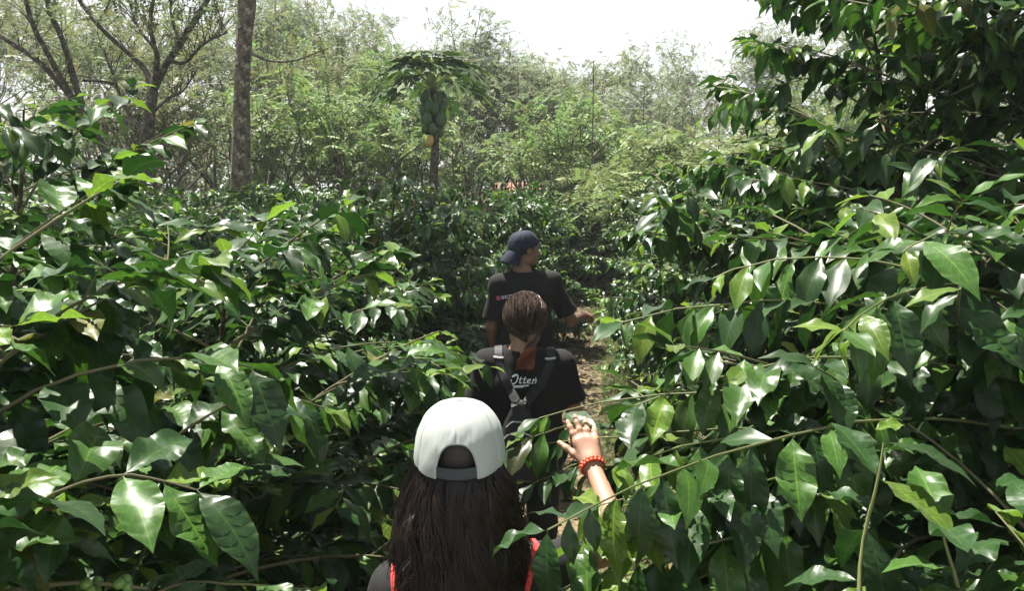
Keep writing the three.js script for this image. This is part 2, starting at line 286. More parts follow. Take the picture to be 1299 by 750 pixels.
// the row on the other side
coffeeBush({ x: 1.35, z: -1.75, H: 2.0, R: 1.05, stems: 2, seed: 21, single: 300, close: true, clear: 0.85, keep: bodies, len: 0.15, hang: 0.5, young: 0.5,
  heroes: [
    { from: [1.20, 1.64, -1.82], to: [0.275, 1.735, -1.98], sag: 0.06, hang: 1.2, scale: 1.0, step: 0.058 }, { from: [1.20, 1.74, -1.82], to: [0.50, 1.835, -2.0], sag: 0.06, hang: 1.0, step: 0.06 },
    { from: [1.20, 1.46, -1.82], to: [0.075, 1.44, -2.20], sag: 0.06, hang: 1.1, step: 0.055 }, { from: [1.20, 1.36, -1.82], to: [0.05, 1.36, -2.15], sag: 0.06, hang: 1.0, step: 0.055 }, { from: [1.20, 1.46, -1.82], to: [0.062, 1.475, -1.36], sag: 0.06, hang: 1.6, scale: 0.98, step: 0.05 }, { from: [1.20, 1.36, -1.82], to: [0.13, 1.42, -1.43], sag: 0.06, hang: 1.1, step: 0.045 }, { from: [1.20, 1.25, -1.82], to: [0.12, 1.33, -1.40], sag: 0.06, hang: 1.2, step: 0.045 }, { from: [1.20, 1.20, -1.82], to: [0.12, 1.25, -1.40], sag: 0.06, hang: 1.5, step: 0.05 },
    { from: [1.20, 1.58, -1.82], to: [0.27, 1.60, -1.72], sag: 0.06, hang: 0.9, step: 0.06 }, { from: [1.20, 1.37, -1.82], to: [0.22, 1.50, -1.6], sag: 0.06, hang: 0.8 }, { from: [1.20, 1.30, -1.82], to: [0.19, 1.365, -1.70], sag: 0.06, hang: 1.0, step: 0.05 }, { from: [1.20, 1.14, -1.82], to: [0.2, 1.27, -1.55], sag: 0.06, hang: 0.9 },
    { from: [1.20, 1.72, -1.82], to: [0.62, 1.80, -1.5], sag: 0.06, hang: 1.1 }, { from: [1.20, 1.74, -1.82], to: [0.78, 1.93, -1.6], sag: 0.06, hang: 0.7 }, { from: [0.34, 1.31, -2.24], to: [0.03, 1.385, -2.13], sag: 0.02, hang: 0.9, scale: 0.85, step: 0.04 }, { from: [0.30, 1.24, -2.2], to: [0.06, 1.27, -2.1], sag: 0.02, hang: 0.9, scale: 0.9, step: 0.045 }],
  label: 'large coffee bush that the outstretched hand touches, long sprays of hanging leaves' });
coffeeBush({ x: 1.02, z: -1.12, H: 1.66, R: 0.62, stems: 2, seed: 22, single: 300, close: true, clear: 0.8, keep: bodies, len: 0.15, hang: 0.5, young: 0.4, low: 0.3,
  heroes: [{ from: [0.50, 1.0, -1.18], to: [0.60, 1.66, -1.25], sag: 0, hang: 0.7, r: 0.008, start: 0.35, step: 0.09 }, { from: [0.72, 1.1, -1.12], to: [0.66, 1.55, -1.16], sag: 0, hang: 0.7, r: 0.008, start: 0.4, step: 0.09 }],
  label: 'coffee bush with thick pale green upright shoots, in front of the one being touched' });
coffeeBush({ x: 2.35, z: -3.95, H: 3.75, R: 1.45, stems: 3, seed: 23, single: 300, len: 0.15, hang: 0.75, low: 0.08, dens: 1.0, bare: 0.3, gap: 0.1, profile: (q) => Math.min(1, 0.7 + q * 0.6) * Math.pow(1 - q, 0.25) * 1.05 + 0.1, heroes: [{ from: [1.8, 2.6, -4], to: [0.93, 2.42, -3.95], hang: 1.2, green: false }, { from: [1.9, 3.1, -4], to: [1.18, 3.0, -3.9], hang: 1.1, green: false }],
  label: 'very tall dark coffee bush towering over its whole row' });
coffeeBush({ x: 1.55, z: -4.55, H: 1.98, R: 0.72, stems: 2, seed: 24, single: 260, keep: bodies, len: 0.135, hang: 0.8, label: 'mid-size coffee bush at the foot of the towering one, next to the path' });
coffeeBush({ x: 1.80, z: -6.2, H: 2.15, R: 0.98, stems: 2, seed: 25, single: 260, keep: bodies, len: 0.13, hang: 0.75, label: 'coffee bush that the man in the navy cap reaches towards' });
// farther along both rows
const farA = coffeeBush({ x: -1.05, z: -7.0, H: 2.02, R: 1.05, stems: 3, seed: 31, len: 0.125, hang: 0.85, young: 0.2, label: 'dark coffee bush forming the hedge behind the man in the navy cap', group: 'coffee bushes of the dark hedge' });
const farB = coffeeBush({ x: 1.98, z: -8.1, H: 2.1, R: 1.0, stems: 3, seed: 32, len: 0.12, hang: 0.6, young: 0.6, label: 'sunny coffee bush along the open stretch of path past the man', group: 'coffee bushes past the man' });
for (const [x, z, t, s] of [[-0.62, -8.6, 1.1, 1.0], [-2.5, -7.0, 2.4, 0.99], [-2.4, -8.9, 4.1, 1.0]]) copyOf(farA, x, z, t, s, farA.userData.label);
for (const [x, z, t, s] of [[2.25, -10.0, 1.2, 0.98], [2.45, -12.0, 3.1, 1.0], [0.1, -10.6, 2.2, 0.93], [0.2, -12.6, 5.0, 0.95], [1.5, -15.4, 4.0, 0.95], [0.3, -15.2, 0.7, 0.93], [2.7, -14.2, 5.5, 1.02]]) copyOf(farB, x, z, t, s, farB.userData.label);
for (const [x, z, t, s] of [[-4.3, -6.4, 0.4, 1.0], [-4.4, -8.4, 2.0, 0.97], [-4.1, -10.4, 3.6, 1.0], [-2.2, -10.8, 5.2, 0.98], [-1.6, -12.8, 1.5, 0.97], [-6.2, -9.6, 2.7, 1.0], [-3.6, -12.6, 0.9, 0.98], [-5.8, -12, 4.4, 1.0]]) copyOf(z < -11 || x < -5 ? farB : farA, x, z, t, s, 'coffee bush in the rows between the forked tree and the dark hedge', 'coffee bushes of the back rows');
for (const [x, z, t, s] of [[3.9, -6.2, 0.4, 1.1], [4.2, -8.6, 2.0, 1.05], [4.6, -11.2, 3.6, 1.05]]) copyOf(farA, x, z, t, s, 'coffee bush in the row behind the towering one', 'coffee bushes behind the towering one');
// ------------------------------------------------------------------ trees beyond the coffee rows
function sprayGeo(pairs, w, l, droop, seed) { // one feathery compound leaf: a row of leaflets on both sides of a thin midrib
  const pos = [], idx = [], uv = [], r = rng(seed);
  const quad = (p, d, s, len, wid) => { const k = pos.length / 3, q = p.clone().addScaledVector(d, len * 0.5), e = p.clone().addScaledVector(d, len); const a = q.clone().addScaledVector(s, wid), b = q.clone().addScaledVector(s, -wid); for (const v of [p, a, e, b]) pos.push(v.x, v.y, v.z); uv.push(0, 0.5, 0.5, 1, 1, 0.5, 0.5, 0); idx.push(k, k + 1, k + 2, k, k + 2, k + 3); };
  const at = (t) => V(t, -droop * t * t, 0);
  for (let i = 1; i <= pairs; i++) { const t = 0.12 + 0.85 * i / pairs, p = at(t); for (const s of [-1, 1]) { const d = V(0.35 + r() * 0.3, -0.15 - r() * 0.4, s).normalize(); quad(p, d, V(1, 0.25 * (r() - 0.5), -s * 0.4).normalize(), l * (0.8 + r() * 0.4) * (1 - 0.3 * t * t), w); } }
  quad(V(0, 0, 0), V(1, -droop * 0.6, 0).normalize(), V(0, 0, 1), 1, 0.007);
  return geom(pos, idx, uv);
}
const spraysFine = [sprayGeo(6, 0.075, 0.30, 0.3, 1), sprayGeo(5, 0.08, 0.34, 0.45, 2)];
const spraysBroad = [sprayGeo(5, 0.085, 0.36, 0.3, 3), sprayGeo(4, 0.10, 0.40, 0.45, 4)];
const sprayMat = new THREE.MeshPhysicalMaterial({ color: lin(1, 1, 1), roughness: 1, transmission: 0.4, thickness: 0, side: THREE.DoubleSide, clearcoat: 0.35, clearcoatRoughness: 0.45, specularIntensity: 0.4 });
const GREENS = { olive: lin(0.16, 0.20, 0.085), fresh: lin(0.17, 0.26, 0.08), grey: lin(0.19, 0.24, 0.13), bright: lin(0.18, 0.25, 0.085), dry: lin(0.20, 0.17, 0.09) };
function crown(sprays, geos, color, parent, spread, seed, name = 'crown') {
  const r = rng(seed), c = new THREE.Color();
  geos.forEach((g, k) => {
    const mine = sprays.filter((_, i) => i % geos.length === k), im = new THREE.InstancedMesh(g, sprayMat, mine.length);
    mine.forEach((s, i) => { im.setMatrixAt(i, leafMatrix(s.p, s.d, s.ref || UP, s.len)); c.copy(color).multiplyScalar(1 - spread / 2 + r() * spread); c.r *= 0.85 + r() * 0.4; im.setColorAt(i, c); });
    im.name = name; im.userData.kind = 'stuff'; im.castShadow = im.receiveShadow = true; parent.add(im);
  });
}
// stems that fork again and again; every twig end carries sprays. Grown first, then fitted to height H.
function tree(o) {
  const r = rng(o.seed), limbs = [], ends = [], J = (k) => (r() - 0.5) * 2 * k, depth = o.depth ?? 4;
  const grow = (p, d, len, rad, level) => {
    const pts = [p.clone()], q = p.clone(), dir = d.clone(), n = level === 0 ? 6 : 4;
    for (let i = 0; i < n; i++) { dir.add(V(J(o.crook ?? 0.22), J(0.12) + (level > 1 ? -(o.flat ?? 0.03) : 0.05), J(o.crook ?? 0.22))).normalize(); q.addScaledVector(dir, len / n); pts.push(q.clone()); }
    limbs.push({ pts, r0: rad, r1: rad * 0.62, level });
    if (level >= depth) { ends.push({ pts, dir: dir.clone() }); return; }
    if (level >= depth - 1) ends.push({ pts, dir: dir.clone() });
    const kids = level === 0 ? (o.forks ?? 3) : 2 + (r() < 0.45 ? 1 : 0), a0 = r() * 6.28;
    for (let k = 0; k < kids; k++) {
      const a = a0 + k / kids * 6.28 + J(0.5), s = V(Math.cos(a), 0, Math.sin(a)).multiplyScalar((o.open ?? 0.55) * (0.6 + r() * 0.7));
      const nd = dir.clone().add(s); nd.y = Math.max(nd.y, level > 1 ? -0.1 : 0.25); nd.normalize();
      const from = k === 0 ? pts[n] : pts[n - (r() < 0.5 ? 1 : 0)];
      grow(from, nd, len * (0.62 + r() * 0.22), rad * (0.50 + r() * 0.14), level + 1);
    }
  };
  const stems = o.stems ?? 1;
  for (let s = 0; s < stems; s++) { const a = s / stems * 6.28 + r() * 2; grow(V(Math.cos(a) * 0.12 * (stems > 1), 0, Math.sin(a) * 0.12 * (stems > 1)), V(Math.cos(a) * 0.22 * (stems > 1) + (o.lean?.[0] ?? 0), 1, Math.sin(a) * 0.22 * (stems > 1) + (o.lean?.[1] ?? 0)).normalize(), o.first ?? 1.9, o.rad ?? 0.09, 0); }
  let top = 0; for (const e of ends) top = Math.max(top, e.pts[e.pts.length - 1].y);
  const k = o.H / top, wide = o.wide ?? 1; for (const l of limbs) for (const p of l.pts) { p.x *= k * wide; p.z *= k * wide; p.y *= k; }
  const g = thing(o.name || 'shade_tree', o.label, 'tree', V(o.x, groundY(o.x, o.z) - 0.03, o.z), o.group);
  part('trunk', mergeGeometries(limbs.map((l) => tube(l.level < 2 ? l.pts : [l.pts[0], l.pts[2], l.pts[l.pts.length - 1]], { a: l.r0, b: l.r1 }, l.level < 2 ? 7 : 4, l.level < 2 ? 0.2 : 0, o.seed))), o.bark || M.paleBark, g);
  const sprays = [], per = Math.max(1, Math.round((o.leaves ?? 2200) / ends.length)), cl = o.clump ?? 0.32;
  for (const e of ends) for (let i = 0; i < per; i++) {
    const t = r() * (e.pts.length - 1), a = Math.min(e.pts.length - 2, Math.floor(t)), p = e.pts[a].clone().lerp(e.pts[a + 1], t - a); p.add(V(J(cl), J(cl * 0.7), J(cl)));
    const d = V(J(1), J(0.5) - 0.1, J(1)).normalize(); sprays.push({ p, d, len: (o.size ?? 0.34) * (0.6 + r() * 0.7), ref: V(J(0.6), 1, J(0.6)) });
  }
  crown(sprays, o.broad ? spraysBroad : spraysFine, o.color, g, 0.6, o.seed + 5);
  return g;
}
const bare = (pts, r0, r1, sides = 8, seed = 1) => tube(curve(pts, Math.max(6, pts.length * 4)), { a: r0, b: r1 }, sides, 0.25, seed);
{ // the forked tree with bare crooked limbs
  const base = V(-5.35, groundY(-5.35, -12), -12), g = thing('forked_tree', 'dark bare-limbed tree forking low into crooked branches with sparse fine leaves', 'tree', base);
  const P = (x, y, dz = 0) => { const d = 12 - dz; return V((x - 649.5) / 1020 * d - base.x, 2 - (y - 248) / 1020 * d, -d - base.z); };
  part('trunk', bare([V(0, -0.1, 0), P(194, 330), P(192, 250), P(192, 190), P(199, 150), P(205, 116)], 0.125, 0.075, 10, 2), M.darkBark, g);
  const L = [
    [[[191, 246], [175, 232, 0.1], [150, 208, 0.2], [125, 160, 0.3], [100, 122, 0.3], [60, 78, 0.4], [-10, 34, 0.4]], 0.085, 0.03], [[[118, 148, 0.3], [108, 105, 0.1], [98, 60, 0], [84, 22, -0.1], [78, -40, -0.2]], 0.055, 0.03],
    [[[104, 126, 0.3], [80, 78, 0.6], [62, 38, 0.8], [54, 0, 0.9], [50, -40, 1]], 0.042, 0.022], [[[205, 118], [222, 88, 0.1], [248, 52, 0.2], [272, 18, 0.3], [300, -30, 0.4]], 0.06, 0.032], [[[205, 118], [196, 92, -0.3], [176, 72, -0.5], [146, 44, -0.6], [120, 8, -0.8], [105, -40, -1]], 0.05, 0.022],
    [[[206, 116], [212, 78, 0.4], [206, 40, 0.5], [216, -10, 0.6]], 0.045, 0.02], [[[192, 168], [176, 150, -0.4], [162, 118, -0.6], [152, 84, -0.8], [142, 60, -1]], 0.04, 0.016], [[[226, 82, 0.1], [246, 84, 0.3], [270, 62, 0.5], [300, 48, 0.6]], 0.03, 0.012], [[[160, 110, -0.6], [130, 106, -0.5], [100, 108, -0.4], [84, 112, -0.2]], 0.026, 0.012],
    [[[212, 70, 0.4], [190, 40, 0.2], [178, -10, 0]], 0.025, 0.012], [[[140, 40, -0.6], [160, 6, -0.7], [166, -30, -0.8]], 0.022, 0.012], [[[240, 60, 0.2], [232, 20, 0], [246, -30, 0]], 0.025, 0.014], [[[199, 150], [222, 128, -0.4], [240, 120, -0.7], [262, 92, -1]], 0.026, 0.012]];
  const r = rng(90), sprays = [];
  for (const [ps, a, b] of L) {
    const pts = ps.map((p) => P(...p)); part('limb', bare(pts, a, b, 7, a * 100), M.darkBark, g);
    const fine = curve(pts, 16); for (let i = 6; i < 17; i++) for (let k = 0; k < 7; k++) { // thin twigs with a few fine leaves
      if (r() < 0.72) continue; const d = V(r() - 0.5, 0.25 + r() * 0.5, r() - 0.5).normalize(), end = fine[i].clone().addScaledVector(d, 0.25 + r() * 0.4);
      sprays.push({ p: end, d: V(r() - 0.5, r() - 0.6, r() - 0.5).normalize(), len: 0.16 + r() * 0.16 }); sprays.push({ p: end.clone().add(V(r() * 0.2, r() * 0.2, r() * 0.2)), d: V(r() - 0.5, r() - 0.6, r() - 0.5).normalize(), len: 0.14 + r() * 0.16 }); L.twigs = L.twigs || []; L.twigs.push(tube([fine[i], fine[i].clone().lerp(end, 0.5).add(V(0.02, 0.03, 0)), end], { a: 0.008, b: 0.003 }, 3)); }
  }
  part('twigs', mergeGeometries(L.twigs), M.darkBark, g, 'stuff');
  crown(sprays, spraysFine, GREENS.olive, g, 0.6, 91);
}
{ // straight lichen-spotted trunk
  const base = V(-3.2, groundY(-3.2, -9), -9), g = thing('straight_tree', 'tall straight grey trunk spotted with pale lichen', 'tree', base), pts = [];
  for (let i = 0; i <= 22; i++) { const q = i / 22; pts.push(V(0.02 * Math.sin(q * 9) + q * 0.68, q * 8.2 - 0.05, 0.03 * Math.sin(q * 7))); }
  part('trunk', tube(pts, { a: 0.115, b: 0.06 }, 16, 0.5, 4), M.bark, g);
  const r = rng(17), sprays = [], tw = [];
  for (let k = 0; k < 16; k++) { const y = 5.6 + r() * 2.6, a = r() * 6.28, l = 1.0 + r() * 1.3, s = V(y / 8.2 * 0.4, y, 0), e = s.clone().add(V(Math.cos(a) * l, 0.5 + r() * 0.6, Math.sin(a) * l)); part('limb', tube(curve([s, s.clone().lerp(e, 0.5).add(V(0, -0.1, 0)), e], 6), { a: 0.035, b: 0.01 }, 5), M.bark, g); for (let i = 0; i < 34; i++) { const p = s.clone().lerp(e, 0.35 + r() * 0.7).add(V((r() - 0.5) * 0.7, (r() - 0.5) * 0.6, (r() - 0.5) * 0.7)); sprays.push({ p, d: V(r() - 0.5, -0.2 - r() * 0.4, r() - 0.5).normalize(), len: 0.22 + r() * 0.15 }); } }
  const s = V(0.2, 3.62, 0), limb = [s, V(0.55, 3.45, 0.1), V(0.85, 3.42, 0.2), V(1.25, 3.55, 0.2)]; part('limb', tube(curve(limb, 10), { a: 0.022, b: 0.006 }, 5), M.bark, g);
  for (let i = 0; i < 40; i++) sprays.push({ p: V(0.5 + r() * 0.9, 3.5 + (r() - 0.4) * 0.5, (r() - 0.5) * 0.6), d: V(r() - 0.5, -0.5, r() - 0.5).normalize(), len: 0.2 });
  crown(sprays, spraysFine, GREENS.olive, g, 0.5, 18);
}
{ // papaya
  const base = V(-1.34, groundY(-1.34, -14), -14), g = thing('papaya_tree', 'papaya tree with an umbrella of lobed leaves and a cluster of green fruit', 'tree', base), pts = [];
  for (let i = 0; i <= 12; i++) pts.push(V(0.03 * Math.sin(i * 0.8), i / 12 * 3.85 - 0.05, 0.02 * Math.cos(i)));
  part('trunk', tube(pts, { a: 0.10, b: 0.06 }, 10, 0.12, 6), std(lin(0.21, 0.19, 0.15), 0.95, { map: barkMap, bumpMap: barkBump, bumpScale: 0.008 }), g);
  const r = rng(44), fruitMat = std(lin(0.04, 0.085, 0.03), 0.55), ripe = std(lin(0.42, 0.26, 0.09), 0.55);
  const fg = new THREE.LatheGeometry([[0, -0.12], [0.03, -0.112], [0.058, -0.08], [0.07, -0.03], [0.062, 0.03], [0.04, 0.075], [0.015, 0.10], [0, 0.105]].map(([a, b]) => new THREE.Vector2(a, b)), 12);
  for (let k = 0; k < 24; k++) { const a = k * 2.4, ring = Math.floor(k / 6), f = part('fruit', fg, k === 21 ? ripe : fruitMat, g), rad = 0.15 - 0.006 * ring + r() * 0.03; f.position.set(Math.cos(a) * rad, 3.62 - ring * 0.17 + r() * 0.05, Math.sin(a) * rad); if (k === 21) f.position.set(-0.05, 2.92, 0.12); f.rotation.set(Math.sin(a) * 0.25, a, -Math.cos(a) * 0.25); f.scale.setScalar(0.9 + r() * 0.45); }
  // lobed leaf: seven fingers from the end of the stalk, each toothed
  const leaf = (() => { const pos = [0, 0, 0], idx = [], uv = [0, 0.5], ring = []; for (let f = 0; f < 7; f++) { const a0 = (f - 3) * 0.62, l = [0.55, 0.8, 0.95, 1, 0.95, 0.8, 0.55][f]; for (const [t, da] of [[0.28, -0.27], [0.55, -0.17], [0.66, -0.28], [0.80, -0.09], [1, 0], [0.80, 0.09], [0.66, 0.28], [0.55, 0.17], [0.28, 0.27]]) ring.push([l * t, a0 + da]); } for (const [l, a] of ring) { pos.push(l * Math.cos(a), -0.28 * l * l + 0.04 * Math.cos(a * 10), l * Math.sin(a)); uv.push(l, 0.5 + a / 6); } for (let i = 1; i < ring.length; i++) idx.push(0, i, i + 1); return geom(pos, idx, uv); })();
  const top = V(0, 3.85, 0), pmats = [leafMat(lin(0.075, 0.15, 0.035), 0.4, 0.45, 0.5), leafMat(lin(0.11, 0.20, 0.045), 0.4, 0.45, 0.5)], stalk = std(lin(0.22, 0.27, 0.10), 0.6);
  for (let k = 0; k < 30; k++) {
    const a = k * 2.399 + r() * 0.3, q = k / 29, tilt = mix(-0.12, 1.15, Math.pow(q, 0.9)), l = mix(0.95, 0.42, q) * (0.85 + r() * 0.3), s = top.clone().add(V(0, q * 0.22 - 0.12, 0));
    const e = s.clone().add(V(Math.cos(a) * Math.cos(tilt) * l, Math.sin(tilt) * l, Math.sin(a) * Math.cos(tilt) * l));
    const mid = s.clone().lerp(e, 0.55).add(V(0, 0.10, 0)), lf = part('leaf', leaf, pmats[k % 2], g); lf.applyMatrix4(leafMatrix(e, V(Math.cos(a), mix(-0.75, 0.1, q), Math.sin(a)).normalize(), UP, 0.42 + r() * 0.14));
    part('stalk', tube(curve([s, mid, e], 6), { a: 0.014, b: 0.008 }, 5), stalk, lf).applyMatrix4(lf.matrix.clone().invert());
  }
}
function banana(x, z, H, seed, label, turn = 0) {
  const g = thing('banana_plant', label, 'plant', V(x, groundY(x, z), z), 'banana plants'), r = rng(seed);
  part('trunk', tube([V(0, -0.05, 0), V(0.02, H * 0.3, 0), V(0, H * 0.6, 0.02)], [0.13, 0.11, 0.08], 9), std(lin(0.20, 0.22, 0.10), 0.7), g);
  const mats = [leafMat(lin(0.09, 0.19, 0.04), 0.4, 0.4, 0.6), leafMat(lin(0.15, 0.27, 0.05), 0.45, 0.4, 0.6)];
  for (let k = 0; k < 8; k++) {
    const a = turn + k * 2.4 + r() * 0.4, l = H * (0.55 + r() * 0.2), rise = 0.5 + r() * 0.6, pos = [], uv = [], idx = [], N = 16, out = V(Math.cos(a), 0, Math.sin(a)), sd = V(-out.z, 0, out.x);
    for (let i = 0; i <= N; i++) { const t = i / N, c = V(0, H * 0.58, 0).addScaledVector(out, l * t * 0.8).add(V(0, rise * l * t - l * 0.85 * t * t, 0)), w = 0.17 * H * 0.55 * Math.pow(Math.sin(Math.PI * clamp(t * 0.93 + 0.05)), 0.6) * (t < 0.12 ? 0.15 : 1); for (const s of [-1, -0.5, 0, 0.5, 1]) { const p = c.clone().addScaledVector(sd, s * w * (1 + 0.10 * noise(t * 14, s * 3 + k, seed))); p.y += -0.35 * Math.abs(s) * w + 0.02 * noise(t * 9, s * 5, k); pos.push(p.x, p.y, p.z); uv.push(t, (s + 1) / 2); } }
    for (let i = 0; i < N; i++) for (let j = 0; j < 4; j++) { if ((j === 0 || j === 3) && r() < 0.16) continue; const b = i * 5 + j; idx.push(b, b + 1, b + 5, b + 1, b + 6, b + 5); }
    part('leaf', geom(pos, idx, uv), mats[k % 2], g);
  }
}
banana(2.75, -19, 4.0, 3, 'banana plant with torn arching leaves above the coffee rows', 0.4);
banana(1.7, -21, 3.5, 5, 'banana plant with torn arching leaves above the coffee rows', 2.0);
// the far wood: slender grey stems under feathery crowns
const zone = (x) => x < -7.5 ? 'rising behind the forked bare tree' : x < -4.8 ? 'between the forked tree and the lichen-spotted trunk' : x < -2 ? 'between the lichen-spotted trunk and the papaya' : x < 0 ? 'standing directly behind the papaya' : x < 3.5 ? 'over the red-roofed shed' : x < 7.6 ? 'beyond the banana plants and feathery shrubs' : 'half hidden behind the towering coffee bush';
const woods = [ // x, z, H, colour, broad, stems, seed, leaves, wide
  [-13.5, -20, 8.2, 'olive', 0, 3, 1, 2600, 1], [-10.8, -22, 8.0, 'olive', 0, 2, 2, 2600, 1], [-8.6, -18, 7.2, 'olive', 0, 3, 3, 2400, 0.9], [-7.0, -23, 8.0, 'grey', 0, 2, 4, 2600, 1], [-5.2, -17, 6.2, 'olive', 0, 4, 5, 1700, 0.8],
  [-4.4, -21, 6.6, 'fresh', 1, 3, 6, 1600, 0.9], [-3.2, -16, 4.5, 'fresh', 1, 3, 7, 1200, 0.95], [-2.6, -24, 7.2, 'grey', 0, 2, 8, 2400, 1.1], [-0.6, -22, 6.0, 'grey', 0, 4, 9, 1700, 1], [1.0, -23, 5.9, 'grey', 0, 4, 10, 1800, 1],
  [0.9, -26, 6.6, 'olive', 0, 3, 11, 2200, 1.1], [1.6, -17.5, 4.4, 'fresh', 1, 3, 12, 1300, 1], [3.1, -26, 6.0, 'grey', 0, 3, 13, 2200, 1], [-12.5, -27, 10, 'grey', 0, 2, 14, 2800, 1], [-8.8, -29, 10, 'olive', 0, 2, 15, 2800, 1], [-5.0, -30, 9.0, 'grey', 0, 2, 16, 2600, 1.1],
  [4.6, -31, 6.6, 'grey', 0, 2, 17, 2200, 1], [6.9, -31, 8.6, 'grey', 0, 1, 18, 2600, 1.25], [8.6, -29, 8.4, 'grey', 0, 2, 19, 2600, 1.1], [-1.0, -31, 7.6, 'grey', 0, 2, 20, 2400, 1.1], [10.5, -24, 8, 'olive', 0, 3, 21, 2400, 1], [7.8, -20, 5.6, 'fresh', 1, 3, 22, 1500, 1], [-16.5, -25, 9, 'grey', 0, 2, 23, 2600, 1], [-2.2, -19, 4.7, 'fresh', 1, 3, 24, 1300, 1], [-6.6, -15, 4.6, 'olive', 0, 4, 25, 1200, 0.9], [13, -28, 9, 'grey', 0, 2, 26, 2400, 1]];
for (const [x, z, H, c, broad, stems, seed, leaves, wide] of woods) {
  const fresh = c === 'fresh';
  tree({ x, z, H, stems, color: GREENS[c], broad, seed: 300 + seed, leaves: Math.round(leaves * (broad ? 1.1 : x < -7 ? 0.85 : x < -4.8 ? 1.0 : 1.4)), wide, rad: 0.075 / Math.sqrt(stems) + 0.02, open: 0.55, size: broad ? 0.28 : 0.25, clump: broad ? 0.30 : 0.36, depth: 4, crook: 0.24,
    name: fresh ? 'leafy_tree' : 'shade_tree', group: (fresh ? 'bright leafy trees ' : 'shade trees ') + zone(x),
    label: fresh ? 'bright green broad-leaved small tree ' + zone(x) : stems === 1 ? 'spreading umbrella-crowned tree standing clear against the white sky' : (c === 'olive' ? 'olive-green' : 'grey-green') + ' feathery shade tree ' + zone(x) });
}
{ // feathery bright shrub behind the towering coffee bush
  for (const [x, z, H, seed] of [[2.75, -12.8, 3.15, 61], [3.7, -11.6, 3.2, 62], [2.2, -16.4, 2.9, 63]]) tree({ name: 'feathery_shrub', x, z, H, stems: 4, color: GREENS.bright, seed, leaves: 2600, size: 0.30, clump: 0.30, first: 0.9, rad: 0.02, open: 0.6, depth: 4, label: 'bright yellow-green feathery shrub beyond the towering coffee bush', group: 'bright feathery shrubs' });
}
{ // low shed with a red roof, seen over the coffee
  const g = thing('shed', 'low shed with faded red roof glimpsed over the coffee bushes', 'building', V(1.25, 0, -33)), w = 2.2, d = 1.6;
  const roofMap = tex(128, 128, (u, v) => { const a = 0.75 + tileFbm(u, v, 8, 4.4) * 0.5; return [a, a * 0.97, a * 0.95]; });
  part('wall', new THREE.BoxGeometry(w * 2 - 0.3, 1.62, d * 2 - 0.3).translate(0, 0.81, 0), std(lin(0.45, 0.42, 0.36)), g);
  const roof = part('roof', new THREE.ExtrudeGeometry(new THREE.Shape([new THREE.Vector2(-d, 1.62), new THREE.Vector2(0, 2.42), new THREE.Vector2(d, 1.62), new THREE.Vector2(d, 1.68), new THREE.Vector2(0, 2.50), new THREE.Vector2(-d, 1.68)]), { depth: w * 2, bevelEnabled: false }).translate(0, 0, -w).rotateY(Math.PI / 2), std(lin(0.50, 0.26, 0.19), 0.85, { map: roofMap }), g);
  for (let i = 0; i < 12; i++) for (const s of [-1, 1]) { const m = part('roof_rib', new THREE.BoxGeometry(0.06, 0.03, 1.75), roof.material, roof); m.position.set(-w + 0.15 + i * (w * 2 - 0.3) / 11, 2.11, s * 0.79); m.rotation.x = s * 0.473; }
  part('door', new THREE.BoxGeometry(0.8, 1.5, 0.06).translate(0.5, 0.75, d - 0.13), std(lin(0.18, 0.13, 0.09)), g);
}
// far hills of forest closing the horizon, and the undergrowth of the wood
{
  const r = rng(71), sprays = [];
  for (let i = 0; i < 7000; i++) { const x = (r() - 0.5) * 34, z = -13.5 - r() * 18; if (Math.abs(x - pathX(z)) < 1 && z > -15) continue; const h = 0.2 + 1.4 * Math.pow(r(), 1.5) * smooth(-13, -17, z) + 0.4 * fbm(x * 0.5, z * 0.5); sprays.push({ p: V(x, Math.max(0.06, h), z), d: V(r() - 0.5, 0.3 + r() * 0.4, r() - 0.5).normalize(), len: 0.35 + r() * 0.35 }); }
  const g = new THREE.Group(); g.name = 'undergrowth'; tag(g, 'tangled weedy undergrowth on the floor of the wood', 'undergrowth', null, 'stuff'); scene.add(g);
  crown(sprays, spraysBroad, GREENS.olive, g, 0.7, 72, 'weeds');
  const saplings = []; for (let i = 0; i < 260; i++) { const x = (r() - 0.5) * 34, z = -15 - r() * 17, h = 2.2 + r() * 2.4, l = (r() - 0.5) * 0.9; saplings.push(tube(curve([V(x, -0.05, z), V(x + l * 0.3 + 0.1 * (r() - 0.5), h * 0.5, z), V(x + l, h, z + (r() - 0.5) * 0.6)], 6), { a: 0.022 + r() * 0.02, b: 0.008 }, 4)); }
  part('thin_stems', mergeGeometries(saplings), M.paleBark, g, 'stuff');
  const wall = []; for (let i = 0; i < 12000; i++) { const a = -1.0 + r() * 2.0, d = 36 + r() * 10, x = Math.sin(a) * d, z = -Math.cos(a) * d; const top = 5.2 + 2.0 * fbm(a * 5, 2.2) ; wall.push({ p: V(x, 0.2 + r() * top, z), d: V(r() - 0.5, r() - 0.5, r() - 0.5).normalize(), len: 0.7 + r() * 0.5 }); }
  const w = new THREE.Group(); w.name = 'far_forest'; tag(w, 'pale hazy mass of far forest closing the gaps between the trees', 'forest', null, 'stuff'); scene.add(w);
  crown(wall, spraysBroad, GREENS.grey, w, 0.5, 73, 'foliage');
}
